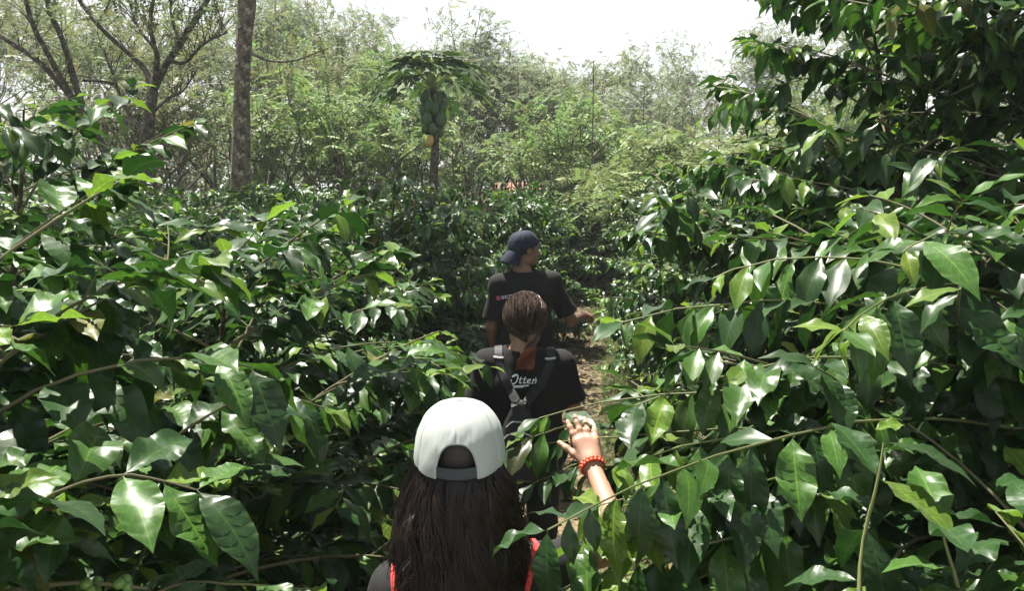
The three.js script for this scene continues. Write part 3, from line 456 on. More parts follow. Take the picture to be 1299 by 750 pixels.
// ------------------------------------------------------------------ people: distance fields meshed by surface nets
const smin = (a, b, k) => { const h = Math.max(k - Math.abs(a - b), 0) / k; return Math.min(a, b) - h * h * k * 0.25; };
const capF = (a, b, ra, rb) => { const dx = b.x - a.x, dy = b.y - a.y, dz = b.z - a.z, L = 1 / (dx * dx + dy * dy + dz * dz || 1e-9); return (x, y, z) => { const px = x - a.x, py = y - a.y, pz = z - a.z, t = clamp((px * dx + py * dy + pz * dz) * L); return Math.hypot(px - dx * t, py - dy * t, pz - dz * t) - (ra + (rb - ra) * t); }; };
const ellF = (c, r) => (x, y, z) => { const px = x - c.x, py = y - c.y, pz = z - c.z, k0 = Math.hypot(px / r.x, py / r.y, pz / r.z), k1 = Math.hypot(px / (r.x * r.x), py / (r.y * r.y), pz / (r.z * r.z)); return k1 < 1e-6 ? -Math.min(r.x, r.y, r.z) : k0 * (k0 - 1) / k1; };
const blend = (fs, k) => (x, y, z) => { let d = fs[0](x, y, z); for (let i = 1; i < fs.length; i++) d = smin(d, fs[i](x, y, z), k); return d; };
function surfaceNets(f, lo, hi, cell, colorAt) {
  const nx = Math.ceil((hi.x - lo.x) / cell) + 1, ny = Math.ceil((hi.y - lo.y) / cell) + 1, nz = Math.ceil((hi.z - lo.z) / cell) + 1, val = new Float32Array(nx * ny * nz), id = new Int32Array(nx * ny * nz).fill(-1);
  const I = (i, j, k) => (k * ny + j) * nx + i;
  for (let k = 0; k < nz; k++) for (let j = 0; j < ny; j++) for (let i = 0; i < nx; i++) val[I(i, j, k)] = f(lo.x + i * cell, lo.y + j * cell, lo.z + k * cell);
  const pos = [], nor = [], col = [], idx = [], E = [[0, 1], [2, 3], [4, 5], [6, 7], [0, 2], [1, 3], [4, 6], [5, 7], [0, 4], [1, 5], [2, 6], [3, 7]], v = new Float32Array(8), e = cell * 0.4, uv = [];
  for (let k = 0; k < nz - 1; k++) for (let j = 0; j < ny - 1; j++) for (let i = 0; i < nx - 1; i++) {
    let mask = 0; for (let c = 0; c < 8; c++) { v[c] = val[I(i + (c & 1), j + ((c >> 1) & 1), k + (c >> 2))]; if (v[c] < 0) mask |= 1 << c; }
    if (mask === 0 || mask === 255) continue;
    let x = 0, y = 0, z = 0, n = 0;
    for (const [a, b] of E) if ((v[a] < 0) !== (v[b] < 0)) { const t = v[a] / (v[a] - v[b]); x += mix(a & 1, b & 1, t); y += mix((a >> 1) & 1, (b >> 1) & 1, t); z += mix(a >> 2, b >> 2, t); n++; }
    x = lo.x + (i + x / n) * cell; y = lo.y + (j + y / n) * cell; z = lo.z + (k + z / n) * cell;
    id[I(i, j, k)] = pos.length / 3; pos.push(x, y, z); uv.push(x * 3 + z * 2, y * 3);
    let gx = f(x + e, y, z) - f(x - e, y, z), gy = f(x, y + e, z) - f(x, y - e, z), gz = f(x, y, z + e) - f(x, y, z - e); const g = 1 / (Math.hypot(gx, gy, gz) || 1); nor.push(gx * g, gy * g, gz * g);
    if (colorAt) col.push(...colorAt(x, y, z));
  }
  const quad = (a, b, c, d, flip) => { if (a < 0 || b < 0 || c < 0 || d < 0) return; flip ? idx.push(a, c, b, a, d, c) : idx.push(a, b, c, a, c, d); };
  for (let k = 1; k < nz - 1; k++) for (let j = 1; j < ny - 1; j++) for (let i = 1; i < nx - 1; i++) {
    const s = val[I(i, j, k)] < 0;
    if (s !== (val[I(i + 1, j, k)] < 0)) quad(id[I(i, j - 1, k - 1)], id[I(i, j, k - 1)], id[I(i, j, k)], id[I(i, j - 1, k)], !s);
    if (s !== (val[I(i, j + 1, k)] < 0)) quad(id[I(i - 1, j, k - 1)], id[I(i - 1, j, k)], id[I(i, j, k)], id[I(i, j, k - 1)], !s);
    if (s !== (val[I(i, j, k + 1)] < 0)) quad(id[I(i - 1, j - 1, k)], id[I(i, j - 1, k)], id[I(i, j, k)], id[I(i - 1, j, k)], !s);
  }
  return geom(pos, idx, uv, colorAt ? col : null, nor);
}
const boundsOf = (pts, pad) => { const b = new THREE.Box3().setFromPoints(pts).expandByScalar(pad); return [b.min, b.max]; };

// head in its own frame: +z is where the face looks, origin at eye height
function headGeo(skin, o = {}) {
  const f1 = blend([
    ellF(V(0, 0.032, -0.014), V(0.074, 0.086, 0.094)), ellF(V(0, -0.035, 0.022), V(0.060, 0.074, 0.068)), capF(V(-0.040, -0.070, 0.012), V(0, -0.098, 0.062), 0.026, 0.020), capF(V(0.040, -0.070, 0.012), V(0, -0.098, 0.062), 0.026, 0.020),
    capF(V(-0.034, 0.022, 0.074), V(0.034, 0.022, 0.074), 0.014, 0.014), capF(V(0, -0.09, -0.02), V(0, -0.20, -0.035), 0.052, 0.054)], 0.03);
  const nose = blend([capF(V(0, 0.008, 0.088), V(0, -0.030, 0.108), 0.008, 0.012), capF(V(-0.011, -0.034, 0.096), V(0.011, -0.034, 0.096), 0.009, 0.009)], 0.012);
  const lips = blend([capF(V(-0.017, -0.058, 0.088), V(0.017, -0.058, 0.088), 0.0065, 0.0065), capF(V(-0.014, -0.069, 0.087), V(0.014, -0.069, 0.087), 0.007, 0.007)], 0.004);
  const ears = blend([ellF(V(-0.077, -0.006, -0.008), V(0.010, 0.032, 0.019)), ellF(V(0.077, -0.006, -0.008), V(0.010, 0.032, 0.019))], 0.005);
  const sock = [ellF(V(-0.032, 0.002, 0.092), V(0.019, 0.012, 0.014)), ellF(V(0.032, 0.002, 0.092), V(0.019, 0.012, 0.014))], ball = [ellF(V(-0.032, 0.001, 0.073), V(0.0125, 0.0125, 0.0125)), ellF(V(0.032, 0.001, 0.073), V(0.0125, 0.0125, 0.0125))];
  const conch = [ellF(V(-0.087, -0.004, -0.004), V(0.008, 0.018, 0.010)), ellF(V(0.087, -0.004, -0.004), V(0.008, 0.018, 0.010))];
  const f = (x, y, z) => { let d = f1(x, y, z); d = smin(d, nose(x, y, z), 0.012); d = smin(d, lips(x, y, z), 0.006); for (const s of sock) d = -smin(-d, s(x, y, z), 0.010); for (const b of ball) d = Math.min(d, b(x, y, z)); d = smin(d, ears(x, y, z), 0.008); for (const c of conch) d = -smin(-d, c(x, y, z), 0.006); return d; };
  const brow = [0, 0.019], hairC = o.hair || [0.015, 0.011, 0.009];
  return surfaceNets(f, V(-0.10, -0.205, -0.125), V(0.10, 0.13, 0.135), 0.0045, (x, y, z) => {
    const ax = Math.abs(x);
    if (z > 0.07 && Math.hypot(ax - 0.032, y - 0.001) < 0.013 && ball.some((b) => b(x, y, z) < 0.0015)) return Math.hypot(ax - 0.032, y - 0.001) < 0.006 ? [0.01, 0.008, 0.006] : [0.55, 0.52, 0.48];
    if (z > 0.05 && ax > 0.012 && ax < 0.052 && Math.abs(y - 0.024 + (ax - 0.03) ** 2 * 8) < 0.005) return hairC;
    if (lips(x, y, z) < 0.002 && z > 0.085) return [skin[0] * 0.85, skin[1] * 0.55, skin[2] * 0.55];
    if (o.beard && z > 0.045 && y < -0.078 && ax < 0.035) return hairC;
    if (o.beard && z > 0.085 && y < -0.040 && y > -0.052 && ax < 0.026) return hairC;
    if (y > 0.055 + (z > 0.03 ? 0.01 : -0.06 - 0.0 * z) && z < 0.06 && !(ax > 0.062 && y < 0.03)) return hairC;
    return skin;
  });
}
// hand in its own frame: origin at the wrist, +y along the fingers, +z the back of the hand; thumb on side s. curls: bend of each finger, spread: fan
function handGeo(skin, s, curls, spread = 0.1, thumbOut = 0.7) {
  const fs = [capF(V(0, -0.03, 0), V(0, 0.02, 0), 0.024, 0.023)], pts = [V(0, -0.05, 0), V(0, 0.03, 0)];
  const roots = [0.027, 0.009, -0.009, -0.026], ln = [0.070, 0.078, 0.072, 0.056], palm = [0.086, 0.090, 0.086, 0.078];
  for (let i = 0; i < 4; i++) fs.push(capF(V(s * roots[i] * 0.55, 0.012, 0), V(s * roots[i], palm[i] - 0.006, 0.001), 0.0145, 0.0115));
  const body = blend(fs, 0.018), fingers = [];
  const chain = (p, dir, bendAxisZ, lens, rads, curl) => { const q = p.clone(), d = dir.clone(), out = []; lens.forEach((l, k) => { d.addScaledVector(V(0, 0, -1), curl * (k ? 0.75 : 0.45)).normalize(); const e = q.clone().addScaledVector(d, l); out.push(capF(q.clone(), e, rads[k], rads[k + 1])); pts.push(e); q.copy(e); }); fingers.push(blend(out, 0.006)); };
  for (let i = 0; i < 4; i++) chain(V(s * roots[i], palm[i] - 0.012, 0), V(s * spread * (1.5 - i), 1, 0.06).normalize(), 0, [ln[i] * 0.47, ln[i] * 0.30, ln[i] * 0.27], [0.0088, 0.0082, 0.0076, 0.0066], curls[i]);
  chain(V(s * 0.016, 0.018, -0.004), V(s * thumbOut, 0.75, -0.12).normalize(), 0, [0.042, 0.030, 0.026], [0.013, 0.0102, 0.0092, 0.0076], curls[4]);
  const f = (x, y, z) => { let d = body(x, y, z); for (const g of fingers) d = smin(d, g(x, y, z), 0.009); return d; };
  const [lo, hi] = boundsOf(pts, 0.035);
  const nails = pts.filter((_, i) => i > 1 && (i - 1) % 3 === 0);
  return surfaceNets(f, lo, hi, 0.003, (x, y, z) => { for (const n of nails) if (z > n.z + 0.002 && Math.hypot(x - n.x, y - n.y) < 0.007) return [skin[0] * 1.25, skin[1] * 1.2, skin[2] * 1.2]; return skin; });
}
const basis = (o, x, y, z, s = 1) => new THREE.Matrix4().makeBasis(x.clone().normalize().multiplyScalar(s), y.clone().normalize().multiplyScalar(s), z.clone().normalize().multiplyScalar(s)).setPosition(o);
// body: joints in world coordinates
function bodyFields(j, k) {
  const nb = j.neck.clone().add(V(0, -0.045, 0)), torso = [blend([capF(nb, j.shL, 0.056 * k, 0.040 * k), capF(nb, j.shR, 0.056 * k, 0.040 * k)], 0.02)], side = j.shR.clone().sub(j.shL).setY(0).normalize(), ch = j.shL.clone().add(j.shR).multiplyScalar(0.5);
  for (const s of [-1, 1]) { torso.push(capF(ch.clone().addScaledVector(side, s * 0.072 * k).add(V(0, -0.08, 0)), j.waist.clone().addScaledVector(side, s * 0.058 * k), 0.098 * k, 0.082 * k)); torso.push(capF(j.waist.clone().addScaledVector(side, s * 0.058 * k), j.pelvis.clone().addScaledVector(side, s * 0.078 * k), 0.082 * k, 0.098 * k)); }
  torso.push(capF(ch, j.neck, 0.072 * k, 0.052 * k));
  const limb = (a, b, c, r) => [capF(a, b, r[0], r[1]), capF(b, c, r[1] * 1.03, r[2])];
  return { torso, neck: [capF(j.neck, j.head, 0.05 * k, 0.048 * k)], armL: limb(j.shL, j.elL, j.wrL, [0.046 * k, 0.037 * k, 0.025 * k]), armR: limb(j.shR, j.elR, j.wrR, [0.046 * k, 0.037 * k, 0.025 * k]), legL: limb(j.hipL, j.knL, j.anL, [0.082 * k, 0.054 * k, 0.036 * k]), legR: limb(j.hipR, j.knR, j.anR, [0.082 * k, 0.054 * k, 0.036 * k]) };
}
const fold = (x, y, z, s, a) => a * (noise(x * 9 + s, y * 5, z * 9) + 0.6 * noise(x * 17, y * 13 + x * 9, z * 17 + s));
function dressed(g, j, o) {
  const k = o.k, F = bodyFields(j, k), ch = j.shL.clone().add(j.shR).multiplyScalar(0.5);
  // skin
  const all = [...F.torso, ...F.neck, ...F.armL, ...F.armR, ...F.legL, ...F.legR], skinF = blend(all, 0.028), pts = Object.values(j);
  const [lo, hi] = boundsOf(pts, 0.13), geos = [surfaceNets(skinF, lo, hi, 0.012, () => o.skin)];
  const hm = o.headM; geos.push(headGeo(o.skin, o.headOpt).applyMatrix4(hm));
  for (const h of o.hands) geos.push(handGeo(o.skin, h.s, h.curls, h.spread, h.thumb).applyMatrix4(basis(h.at, h.x, h.y, h.z, h.size ?? 0.95)));
  part('body', mergeGeometries(geos), new THREE.MeshPhysicalMaterial({ vertexColors: true, roughness: 0.55, sheen: 0.2, sheenRoughness: 0.5 }), g);
  // shirt
  const tor = blend(F.torso, 0.04), sl = [];
  for (const [a, b, len] of [[j.shL, j.elL, o.sleeve], [j.shR, j.elR, o.sleeve]]) { const d = b.clone().sub(a), e = a.clone().addScaledVector(d, len), dn = d.clone().normalize(), c = capF(a.clone().addScaledVector(dn, -0.01), e, 0.050 * k, (o.flare ?? 0.066) * k), inner = capF(e.clone().addScaledVector(dn, -0.02), e.clone().addScaledVector(dn, 0.05), (o.flare ?? 0.066) * k - 0.012, (o.flare ?? 0.066) * k - 0.010); sl.push((x, y, z) => Math.max(c(x, y, z), (x - e.x) * dn.x + (y - e.y) * dn.y + (z - e.z) * dn.z)); }
  const loose = o.loose ?? 0.018;
  const shirtF = (x, y, z) => { let d = tor(x, y, z) - loose - 0.010 * smooth(ch.y - 0.15, ch.y - 0.45, y); for (const s of sl) d = smin(d, s(x, y, z), 0.055); d += fold(x, y, z, o.seed, 0.006); d = Math.max(d, o.hem - y); const n = Math.hypot(x - j.neck.x, (y - j.neck.y - 0.035) * 0.9, z - j.neck.z) - 0.072 * k; return -smin(-d, n, 0.012); };
  const sp = [j.shL, j.shR, j.elL, j.elR, j.neck, V(ch.x, o.hem - 0.02, ch.z)], [sl0, sh0] = boundsOf(sp, 0.17); sl0.y = o.hem - 0.03;
  part('shirt', surfaceNets(shirtF, sl0, sh0, 0.0085), o.shirtMat, g);
  // trousers and shoes
  const legs = blend([...F.torso.slice(1, 5), ...F.legL, ...F.legR], 0.03), trF = (x, y, z) => Math.max(legs(x, y, z) - 0.014 - 0.012 * smooth(0.7, 0.1, y) + fold(x, y, z, o.seed + 9, 0.005), y - (o.hem + 0.06), (o.ankle ?? 0.075) - y);
  const [tl, th] = boundsOf([j.hipL, j.hipR, j.knL, j.knR, j.anL, j.anR, j.pelvis], 0.17); th.y = o.hem + 0.09;
  part('trousers', surfaceNets(trF, tl, th, 0.011), o.trouserMat, g);
  for (const a of [j.anL, j.anR]) { const f = blend([capF(V(a.x, a.y - 0.02, a.z + 0.02), V(a.x, 0.045, a.z + 0.03), 0.045, 0.046), capF(V(a.x, 0.045, a.z + 0.03), V(a.x, 0.038, a.z - 0.15), 0.046, 0.040)], 0.02), f2 = (x, y, z) => Math.max(f(x, y, z), 0.012 - y); part('shoe', surfaceNets(f2, V(a.x - 0.09, 0, a.z - 0.22), V(a.x + 0.09, a.y + 0.06, a.z + 0.11), 0.008), o.shoeMat, g); }
  return { shirtF, skinF };
}
// hair strands: thin three-sided tubes along point lists
function strands(list, r0, r1) { return mergeGeometries(list.map((pts) => tube(pts, { a: r0, b: r1 }, 3, 0, 0, false))); }
// flat band along points lying on a field: width w, thickness th
function band(pts, f, w, th, lift) {
  const e = 0.004, grad = (p) => V(f(p.x + e, p.y, p.z) - f(p.x - e, p.y, p.z), f(p.x, p.y + e, p.z) - f(p.x, p.y - e, p.z), f(p.x, p.y, p.z + e) - f(p.x, p.y, p.z - e)).normalize();
  const onto = (p) => { for (let i = 0; i < 10; i++) { const d = f(p.x, p.y, p.z) - lift; p.addScaledVector(grad(p), -d * 0.8); } return p; };
  const P = curve(pts, pts.length * 6).map((p) => onto(p.clone())), pos = [], idx = [], uv = []; let len = 0;
  for (let i = 0; i < P.length; i++) { const t = P[Math.min(P.length - 1, i + 1)].clone().sub(P[Math.max(0, i - 1)]).normalize(), n = grad(P[i]), s = V().crossVectors(t, n).normalize(); if (i) len += P[i].distanceTo(P[i - 1]); for (const [a, b] of [[-1, 0], [-0.8, 1], [0.8, 1], [1, 0]]) { const q = P[i].clone().addScaledVector(s, a * w / 2).addScaledVector(n, b * th - 0.001); pos.push(q.x, q.y, q.z); uv.push(a, len * 10); } }
  for (let i = 0; i < P.length - 1; i++) for (let k = 0; k < 4; k++) { const a = i * 4 + k, b = i * 4 + (k + 1) % 4; idx.push(a, b, a + 4, b, b + 4, a + 4); }
  idx.push(0, 1, 2, 0, 2, 3); const e0 = (P.length - 1) * 4; idx.push(e0, e0 + 2, e0 + 1, e0, e0 + 3, e0 + 2);
  return geom(pos, idx, uv).toNonIndexed();
}
const sharp = (g) => { g.deleteAttribute('normal'); g.computeVertexNormals(); return g; };
// print lying on a garment: a grid dropped onto the cloth along -z, facing the back (+z)
function printOn(f, cx, cy, w, h, tilt, zFrom, lift = 0.0016, nx = 26, ny = 12, skew = 0) {
  const pos = [], uv = [], idx = [];
  for (let j = 0; j <= ny; j++) for (let i = 0; i <= nx; i++) { const u = i / nx, v = j / ny, lx = (u - 0.5) * w, ly = (v - 0.5) * h, x = cx + lx * Math.cos(tilt) - ly * Math.sin(tilt), y = cy + lx * Math.sin(tilt) + ly * Math.cos(tilt); let z = zFrom; for (let s = 0; s < 90; s++) { const d = f(x, y, z); if (d < 0.0004) break; z -= Math.max(0.0006, d * 0.7); } pos.push(x, y, z + lift); uv.push(u, v); }
  for (let j = 0; j < ny; j++) for (let i = 0; i < nx; i++) { const a = j * (nx + 1) + i; idx.push(a, a + 1, a + nx + 1, a + 1, a + nx + 2, a + nx + 1); }
  return geom(pos, idx, uv);
}
function canvasTex(w, h, draw) { const c = document.createElement('canvas'); c.width = w; c.height = h; const x = c.getContext('2d'); x.clearRect(0, 0, w, h); draw(x, w, h); const t = new THREE.CanvasTexture(c); t.colorSpace = THREE.SRGBColorSpace; return t; }
const cloth = (c, rough = 0.92, sheen = 0.25) => new THREE.MeshPhysicalMaterial({ color: c, roughness: rough, sheen, sheenRoughness: 0.6, sheenColor: lin(0.3, 0.3, 0.3), bumpMap: clothBump, bumpScale: 0.0008 });
const black = cloth(lin(0.006, 0.006, 0.0065), 0.92, 0.06), black2 = cloth(lin(0.0075, 0.007, 0.007), 0.92, 0.06), charcoal = cloth(lin(0.012, 0.012, 0.013), 0.92, 0.06);

// a cap in the head's frame: crown of six panels; gap = arch over the strap, brim
function capParts(g, hm, o) {
  const angs = []; { const N0 = 96; for (let i = 0; i <= N0; i++) { const a = i / N0 * Math.PI * 2; if (Math.abs(a - Math.PI) > o.gapW * 1.04) angs.push(a); } for (let i = 0; i <= 80; i++) angs.push(Math.PI + o.gapW * 1.02 * Math.sin((i / 80 - 0.5) * Math.PI)); angs.sort((x, y) => x - y); }
  const TH = angs.length - 1, PV = 18, out = [], rimY = (a) => o.rim + o.rise * Math.cos(a), gapAt = (a) => { const d = Math.abs(Math.atan2(Math.sin(a - Math.PI), Math.cos(a - Math.PI))) / o.gapW; return d < 1 ? o.gapH * Math.pow(1 - Math.pow(d, 2.8), 1 / 2.3) : 0; };
  const surf = (a, v, off) => { // a: 0 at the front
    const yb = rimY(a), ymin = yb + gapAt(a), full = Math.PI / 2, ph1 = Math.acos(clamp((ymin - yb) / (o.top - yb), 0, 1)) , ph = v * Math.max(ph1, 0.02);
    const sr = Math.pow(Math.sin(ph), 0.70), y = yb + (o.top - yb) * Math.cos(ph) + off * Math.cos(ph);
    const seam = Math.abs(((a / (Math.PI / 3) + 0.5) % 1) - 0.5), dent = -0.0016 * Math.exp(-seam * seam * 1600) + 0.0022 * noise(Math.cos(a) * 3 + o.seed, y * 28, Math.sin(a) * 3) + 0.0012 * noise(Math.cos(a) * 9, y * 60, Math.sin(a) * 9);
    const rx = o.rx * sr + off + dent * sr, rz = o.rz * sr + off + dent * sr;
    return V(Math.sin(a) * rx, y, Math.cos(a) * rz + o.cz);
  };
  const shell = (off) => { const pos = [], uv = [], idx = []; for (let j = 0; j <= PV; j++) for (let i = 0; i <= TH; i++) { const a = angs[i], p = surf(a, j / PV, off); pos.push(p.x, p.y, p.z); uv.push(a * 0.5, j / PV * 0.6); } for (let j = 0; j < PV; j++) for (let i = 0; i < TH; i++) { const a = j * (TH + 1) + i; off >= 0 ? idx.push(a, a + TH + 1, a + 1, a + 1, a + TH + 1, a + TH + 2) : idx.push(a, a + 1, a + TH + 1, a + 1, a + TH + 2, a + TH + 1); } return geom(pos, idx, uv); };
  const rim = []; for (let i = 0; i <= TH; i++) rim.push(surf(angs[i], 1, -0.001));
  const crownG = mergeGeometries([shell(0.0012), shell(-0.0012), tube(rim, { a: 0.0023, b: 0.0023 }, 6, 0, 0, false)]).applyMatrix4(hm);
  const cap = part('cap', crownG, o.mat, g);
  part('button', new THREE.SphereGeometry(0.0075, 12, 8).scale(1, 0.55, 1).translate(0, o.top + 0.002, o.cz).applyMatrix4(hm), o.mat, cap);
  for (let k = 0; k < 6; k++) { const a = k * Math.PI / 3, pts = []; for (let i = 1; i <= 16; i++) pts.push(surf(a + 0.02, i / 16 * 0.99, 0.0012)); part('seam', tube(pts, { a: 0.0007, b: 0.0007 }, 4).applyMatrix4(hm), o.seamMat || o.mat, cap); }
  const sp = [], sidx = [], suv = [], N = 18; for (let i = 0; i <= N; i++) { const a = Math.PI + (i / N - 0.5) * 2 * o.gapW * 0.97, y0 = rimY(a) + 0.002; for (const [y, off] of [[y0, 0.0], [y0, 0.003], [y0 + 0.021, 0.003], [y0 + 0.021, 0.0]]) { const q = surf(0, 0, 0); const rx = o.rx + off - 0.004, rz = o.rz + off - 0.004; sp.push(Math.sin(a) * rx, y, Math.cos(a) * rz + o.cz); suv.push(i / N, y * 10); } }
  for (let i = 0; i < N; i++) for (let k = 0; k < 4; k++) { const a = i * 4 + k, b = i * 4 + (k + 1) % 4; sidx.push(a, a + 4, b, b, a + 4, b + 4); }
  part('strap', sharp(geom(sp, sidx, suv).toNonIndexed()).applyMatrix4(hm), o.strapMat, cap);
  // sweatband inside, just below the edge
  const sb = []; for (let i = 0; i <= 60; i++) { const a = i / 60 * Math.PI * 2; sb.push(V(Math.sin(a) * (o.rx - 0.006), rimY(a) + 0.0005, Math.cos(a) * (o.rz - 0.006) + o.cz)); } part('sweatband', tube(sb, { a: 0.0042, b: 0.0042 }, 6, 0, 0, false).applyMatrix4(hm), charcoal, cap);
  const bp = [], bi = [], bu = [], BN = 24, BM = 7; for (const side of [1, -1]) for (let i = 0; i <= BN; i++) for (let m = 0; m <= BM; m++) { const a = (i / BN - 0.5) * 2 * 1.12, t = m / BM, base = V(Math.sin(a) * o.rx, rimY(a), Math.cos(a) * o.rz + o.cz), ext = o.brim * Math.pow(Math.cos(a * 0.98), 0.7), x = base.x * (1 + 0.02 * t), droop = o.brimDrop * t + 7.5 * x * x * t; bp.push(x, base.y + 0.002 - droop + side * 0.0013, base.z + ext * t); bu.push(x * 5, t); }
  for (let s = 0; s < 2; s++) for (let i = 0; i < BN; i++) for (let m = 0; m < BM; m++) { const a = s * (BN + 1) * (BM + 1) + i * (BM + 1) + m, b = a + BM + 1; s === 0 ? bi.push(a, a + 1, b, b, a + 1, b + 1) : bi.push(a, b, a + 1, b, b + 1, a + 1); }
  part('brim', geom(bp, bi, bu).applyMatrix4(hm), o.brimMat || o.mat, cap);
  return cap;
}
const headMatrix = (at, yaw, pitch = 0, roll = 0) => new THREE.Matrix4().makeRotationFromEuler(new THREE.Euler(pitch, yaw, roll, 'YXZ')).setPosition(at);   // yaw pi looks along -z

// ---- woman in the white cap ----
{
  const X = -0.108, Z = -1.60, g = thing('person', 'person in a white cap with long dark loose hair, one arm reaching into the leaves', 'person', V(0, 0, 0), 'walkers on the path');
  const j = { head: V(X, 1.40, Z - 0.01), neck: V(X, 1.295, Z), shL: V(X - 0.132, 1.172, Z + 0.0), shR: V(X + 0.145, 1.195, Z - 0.05), waist: V(X, 1.06, Z), pelvis: V(X, 0.90, Z), elL: V(X - 0.185, 0.95, Z - 0.02), wrL: V(X - 0.175, 0.77, Z - 0.13), elR: V(0.268, 1.165, -1.83), wrR: V(0.214, 1.285, -2.05), hipL: V(X - 0.085, 0.86, Z), hipR: V(X + 0.085, 0.86, Z), knL: V(X - 0.085, 0.47, Z - 0.08), knR: V(X + 0.085, 0.48, Z - 0.02), anL: V(X - 0.085, 0.09, Z - 0.06), anR: V(X + 0.08, 0.10, Z + 0.14) };
  const skin = [0.42, 0.235, 0.16], hm = headMatrix(V(X, 1.448, Z - 0.02), Math.PI, 0.05);
  const fy = V(-0.20, 0.80, -0.56).normalize(), fz0 = V(-0.05, 0.60, 0.80), fz = fz0.addScaledVector(fy, -fz0.dot(fy)).normalize(), fx = V().crossVectors(fy, fz);
  const ly = V(0.1, -0.85, -0.5).normalize(), lz0 = V(-1, 0, 0), lz = lz0.addScaledVector(ly, -lz0.dot(ly)).normalize(), lx = V().crossVectors(ly, lz);
  const { shirtF } = dressed(g, j, { k: 0.88, skin, headM: hm, hands: [{ at: j.wrR, x: fx, y: fy, z: fz, s: -1, curls: [0.10, 0.14, 0.2, 0.45, 0.05], spread: 0.10, thumb: 0.55, size: 0.95 }, { at: j.wrL, x: lx, y: ly, z: lz, s: -1, curls: [0.5, 0.55, 0.6, 0.6, 0.3], spread: 0.06, thumb: 0.5, size: 0.92 }], shirtMat: charcoal, trouserMat: black2, shoeMat: black, sleeve: 0.5, hem: 0.84, seed: 3 });
  // hair: a dark mass under the cap and down the back, with wavy strands over it
  const hx = X, hz = Z - 0.02, HY = -0.03, mass = blend([ellF(V(hx, 1.40, hz + 0.012), V(0.086, 0.055, 0.085)), ellF(V(hx, 1.475 + HY, hz + 0.018), V(0.076, 0.085, 0.082)), ellF(V(hx, 1.39 + HY, hz + 0.058), V(0.092, 0.085, 0.052)), ellF(V(hx, 1.28 + HY, hz + 0.085), V(0.108, 0.13, 0.045)), ellF(V(hx, 1.16 + HY, hz + 0.095), V(0.10, 0.12, 0.035)), capF(V(hx - 0.076, 1.43 + HY, hz + 0.01), V(hx - 0.118, 1.24 + HY, hz + 0.03), 0.020, 0.030), capF(V(hx + 0.076, 1.43 + HY, hz + 0.01), V(hx + 0.112, 1.25 + HY, hz + 0.03), 0.020, 0.030)], 0.04);
  const hairF = (x, y, z) => Math.max(mass(x, y, z) + 0.007 * noise(x * 60, y * 6, z * 30) + 0.004 * noise(x * 130, y * 12, 2), -(Math.hypot((x - hx) / 0.072, (y - 1.42) / 0.11, (z - hz + 0.075) / 0.09) - 1) * 0.07, 1.05 - y);
  const hairMat = new THREE.MeshPhysicalMaterial({ color: lin(0.007, 0.0055, 0.005), roughness: 0.5, specularIntensity: 0.6 }), strandMat = new THREE.MeshPhysicalMaterial({ color: lin(0.022, 0.014, 0.0105), roughness: 0.34, specularIntensity: 0.6 });
  const hair = part('hair', surfaceNets(hairF, V(hx - 0.2, 1.03, hz - 0.12), V(hx + 0.2, 1.58, hz + 0.17), 0.006), hairMat, g);
  const r = rng(5), L = [];
  for (let c = 0; c < 210; c++) { // wavy locks
    const side = r() < 0.5 ? -1 : 1, a0 = side * Math.pow(r(), 0.75) * 1.9, y0 = 1.462 + r() * 0.02, len0 = 0.26 + r() * 0.22, w1 = r() * 6.28, w2 = 8 + r() * 9, w3 = (0.005 + 0.021 * r()) * (0.7 + 0.3 * Math.min(1, Math.abs(a0))), sp = (0.018 + r() * 0.036), outw = 0.001 + r() * 0.012;
    for (let n = 0; n < 14; n++) {
      const a = a0 + (r() - 0.5) * 0.16, len = len0 * (0.85 + r() * 0.25), pts = [], N = 15, ph = (r() - 0.5) * 0.9, o2 = outw + r() * 0.006, stray = r() < 0.12 ? 0.02 * r() : 0;
      for (let i = 0; i <= N; i++) { const s = i / N, y = y0 - s * len, in0 = smooth(0.08, 0.26, s), ra = mix(0.076, 0.080 + o2, in0) + (sp + stray) * Math.pow(s, 0.7), rb = mix(0.096, 0.100 + o2 * 0.7, in0) + 0.028 * Math.pow(s, 1.1), am = w3 * smooth(0.08, 0.5, s), wv = am * Math.sin(s * w2 + w1 + ph), wz = am * Math.cos(s * w2 * 1.1 + w1 + ph); pts.push(V(hx + Math.sin(a) * ra + wv, y, hz + Math.cos(a) * rb * (Math.cos(a) > 0 ? 1 : 0.35) + 0.006 * in0 + wz + (Math.abs(a) > 1.3 ? 0.02 * s : 0))); }
      L.push(pts);
    }
  }
  for (let n = 0; n < 300; n++) { const side = r() < 0.5 ? -1 : 1, a = side * (0.5 + r() * 1.3), y0 = 1.425, len = 0.12 + r() * 0.26, pts = [], w1 = r() * 6, f = 4 + r() * 6, fly = 0.02 + r() * 0.05; for (let i = 0; i <= 12; i++) { const s = i / 12, in0 = smooth(0, 0.2, s); pts.push(V(hx + Math.sin(a) * (mix(0.074, 0.09, in0) + fly * s) + 0.014 * Math.sin(s * f + w1) * s, y0 - s * len, hz + Math.cos(a) * (mix(0.088, 0.105, in0) + 0.03 * s) + 0.016 * Math.cos(s * f + w1) * s)); } L.push(pts); }
  part('strands', strands(L, 0.0011, 0.0006), strandMat, hair, 'stuff');
  const capW = cloth(lin(0.40, 0.43, 0.405), 0.9, 0.1); capW.bumpScale = 0.00015;
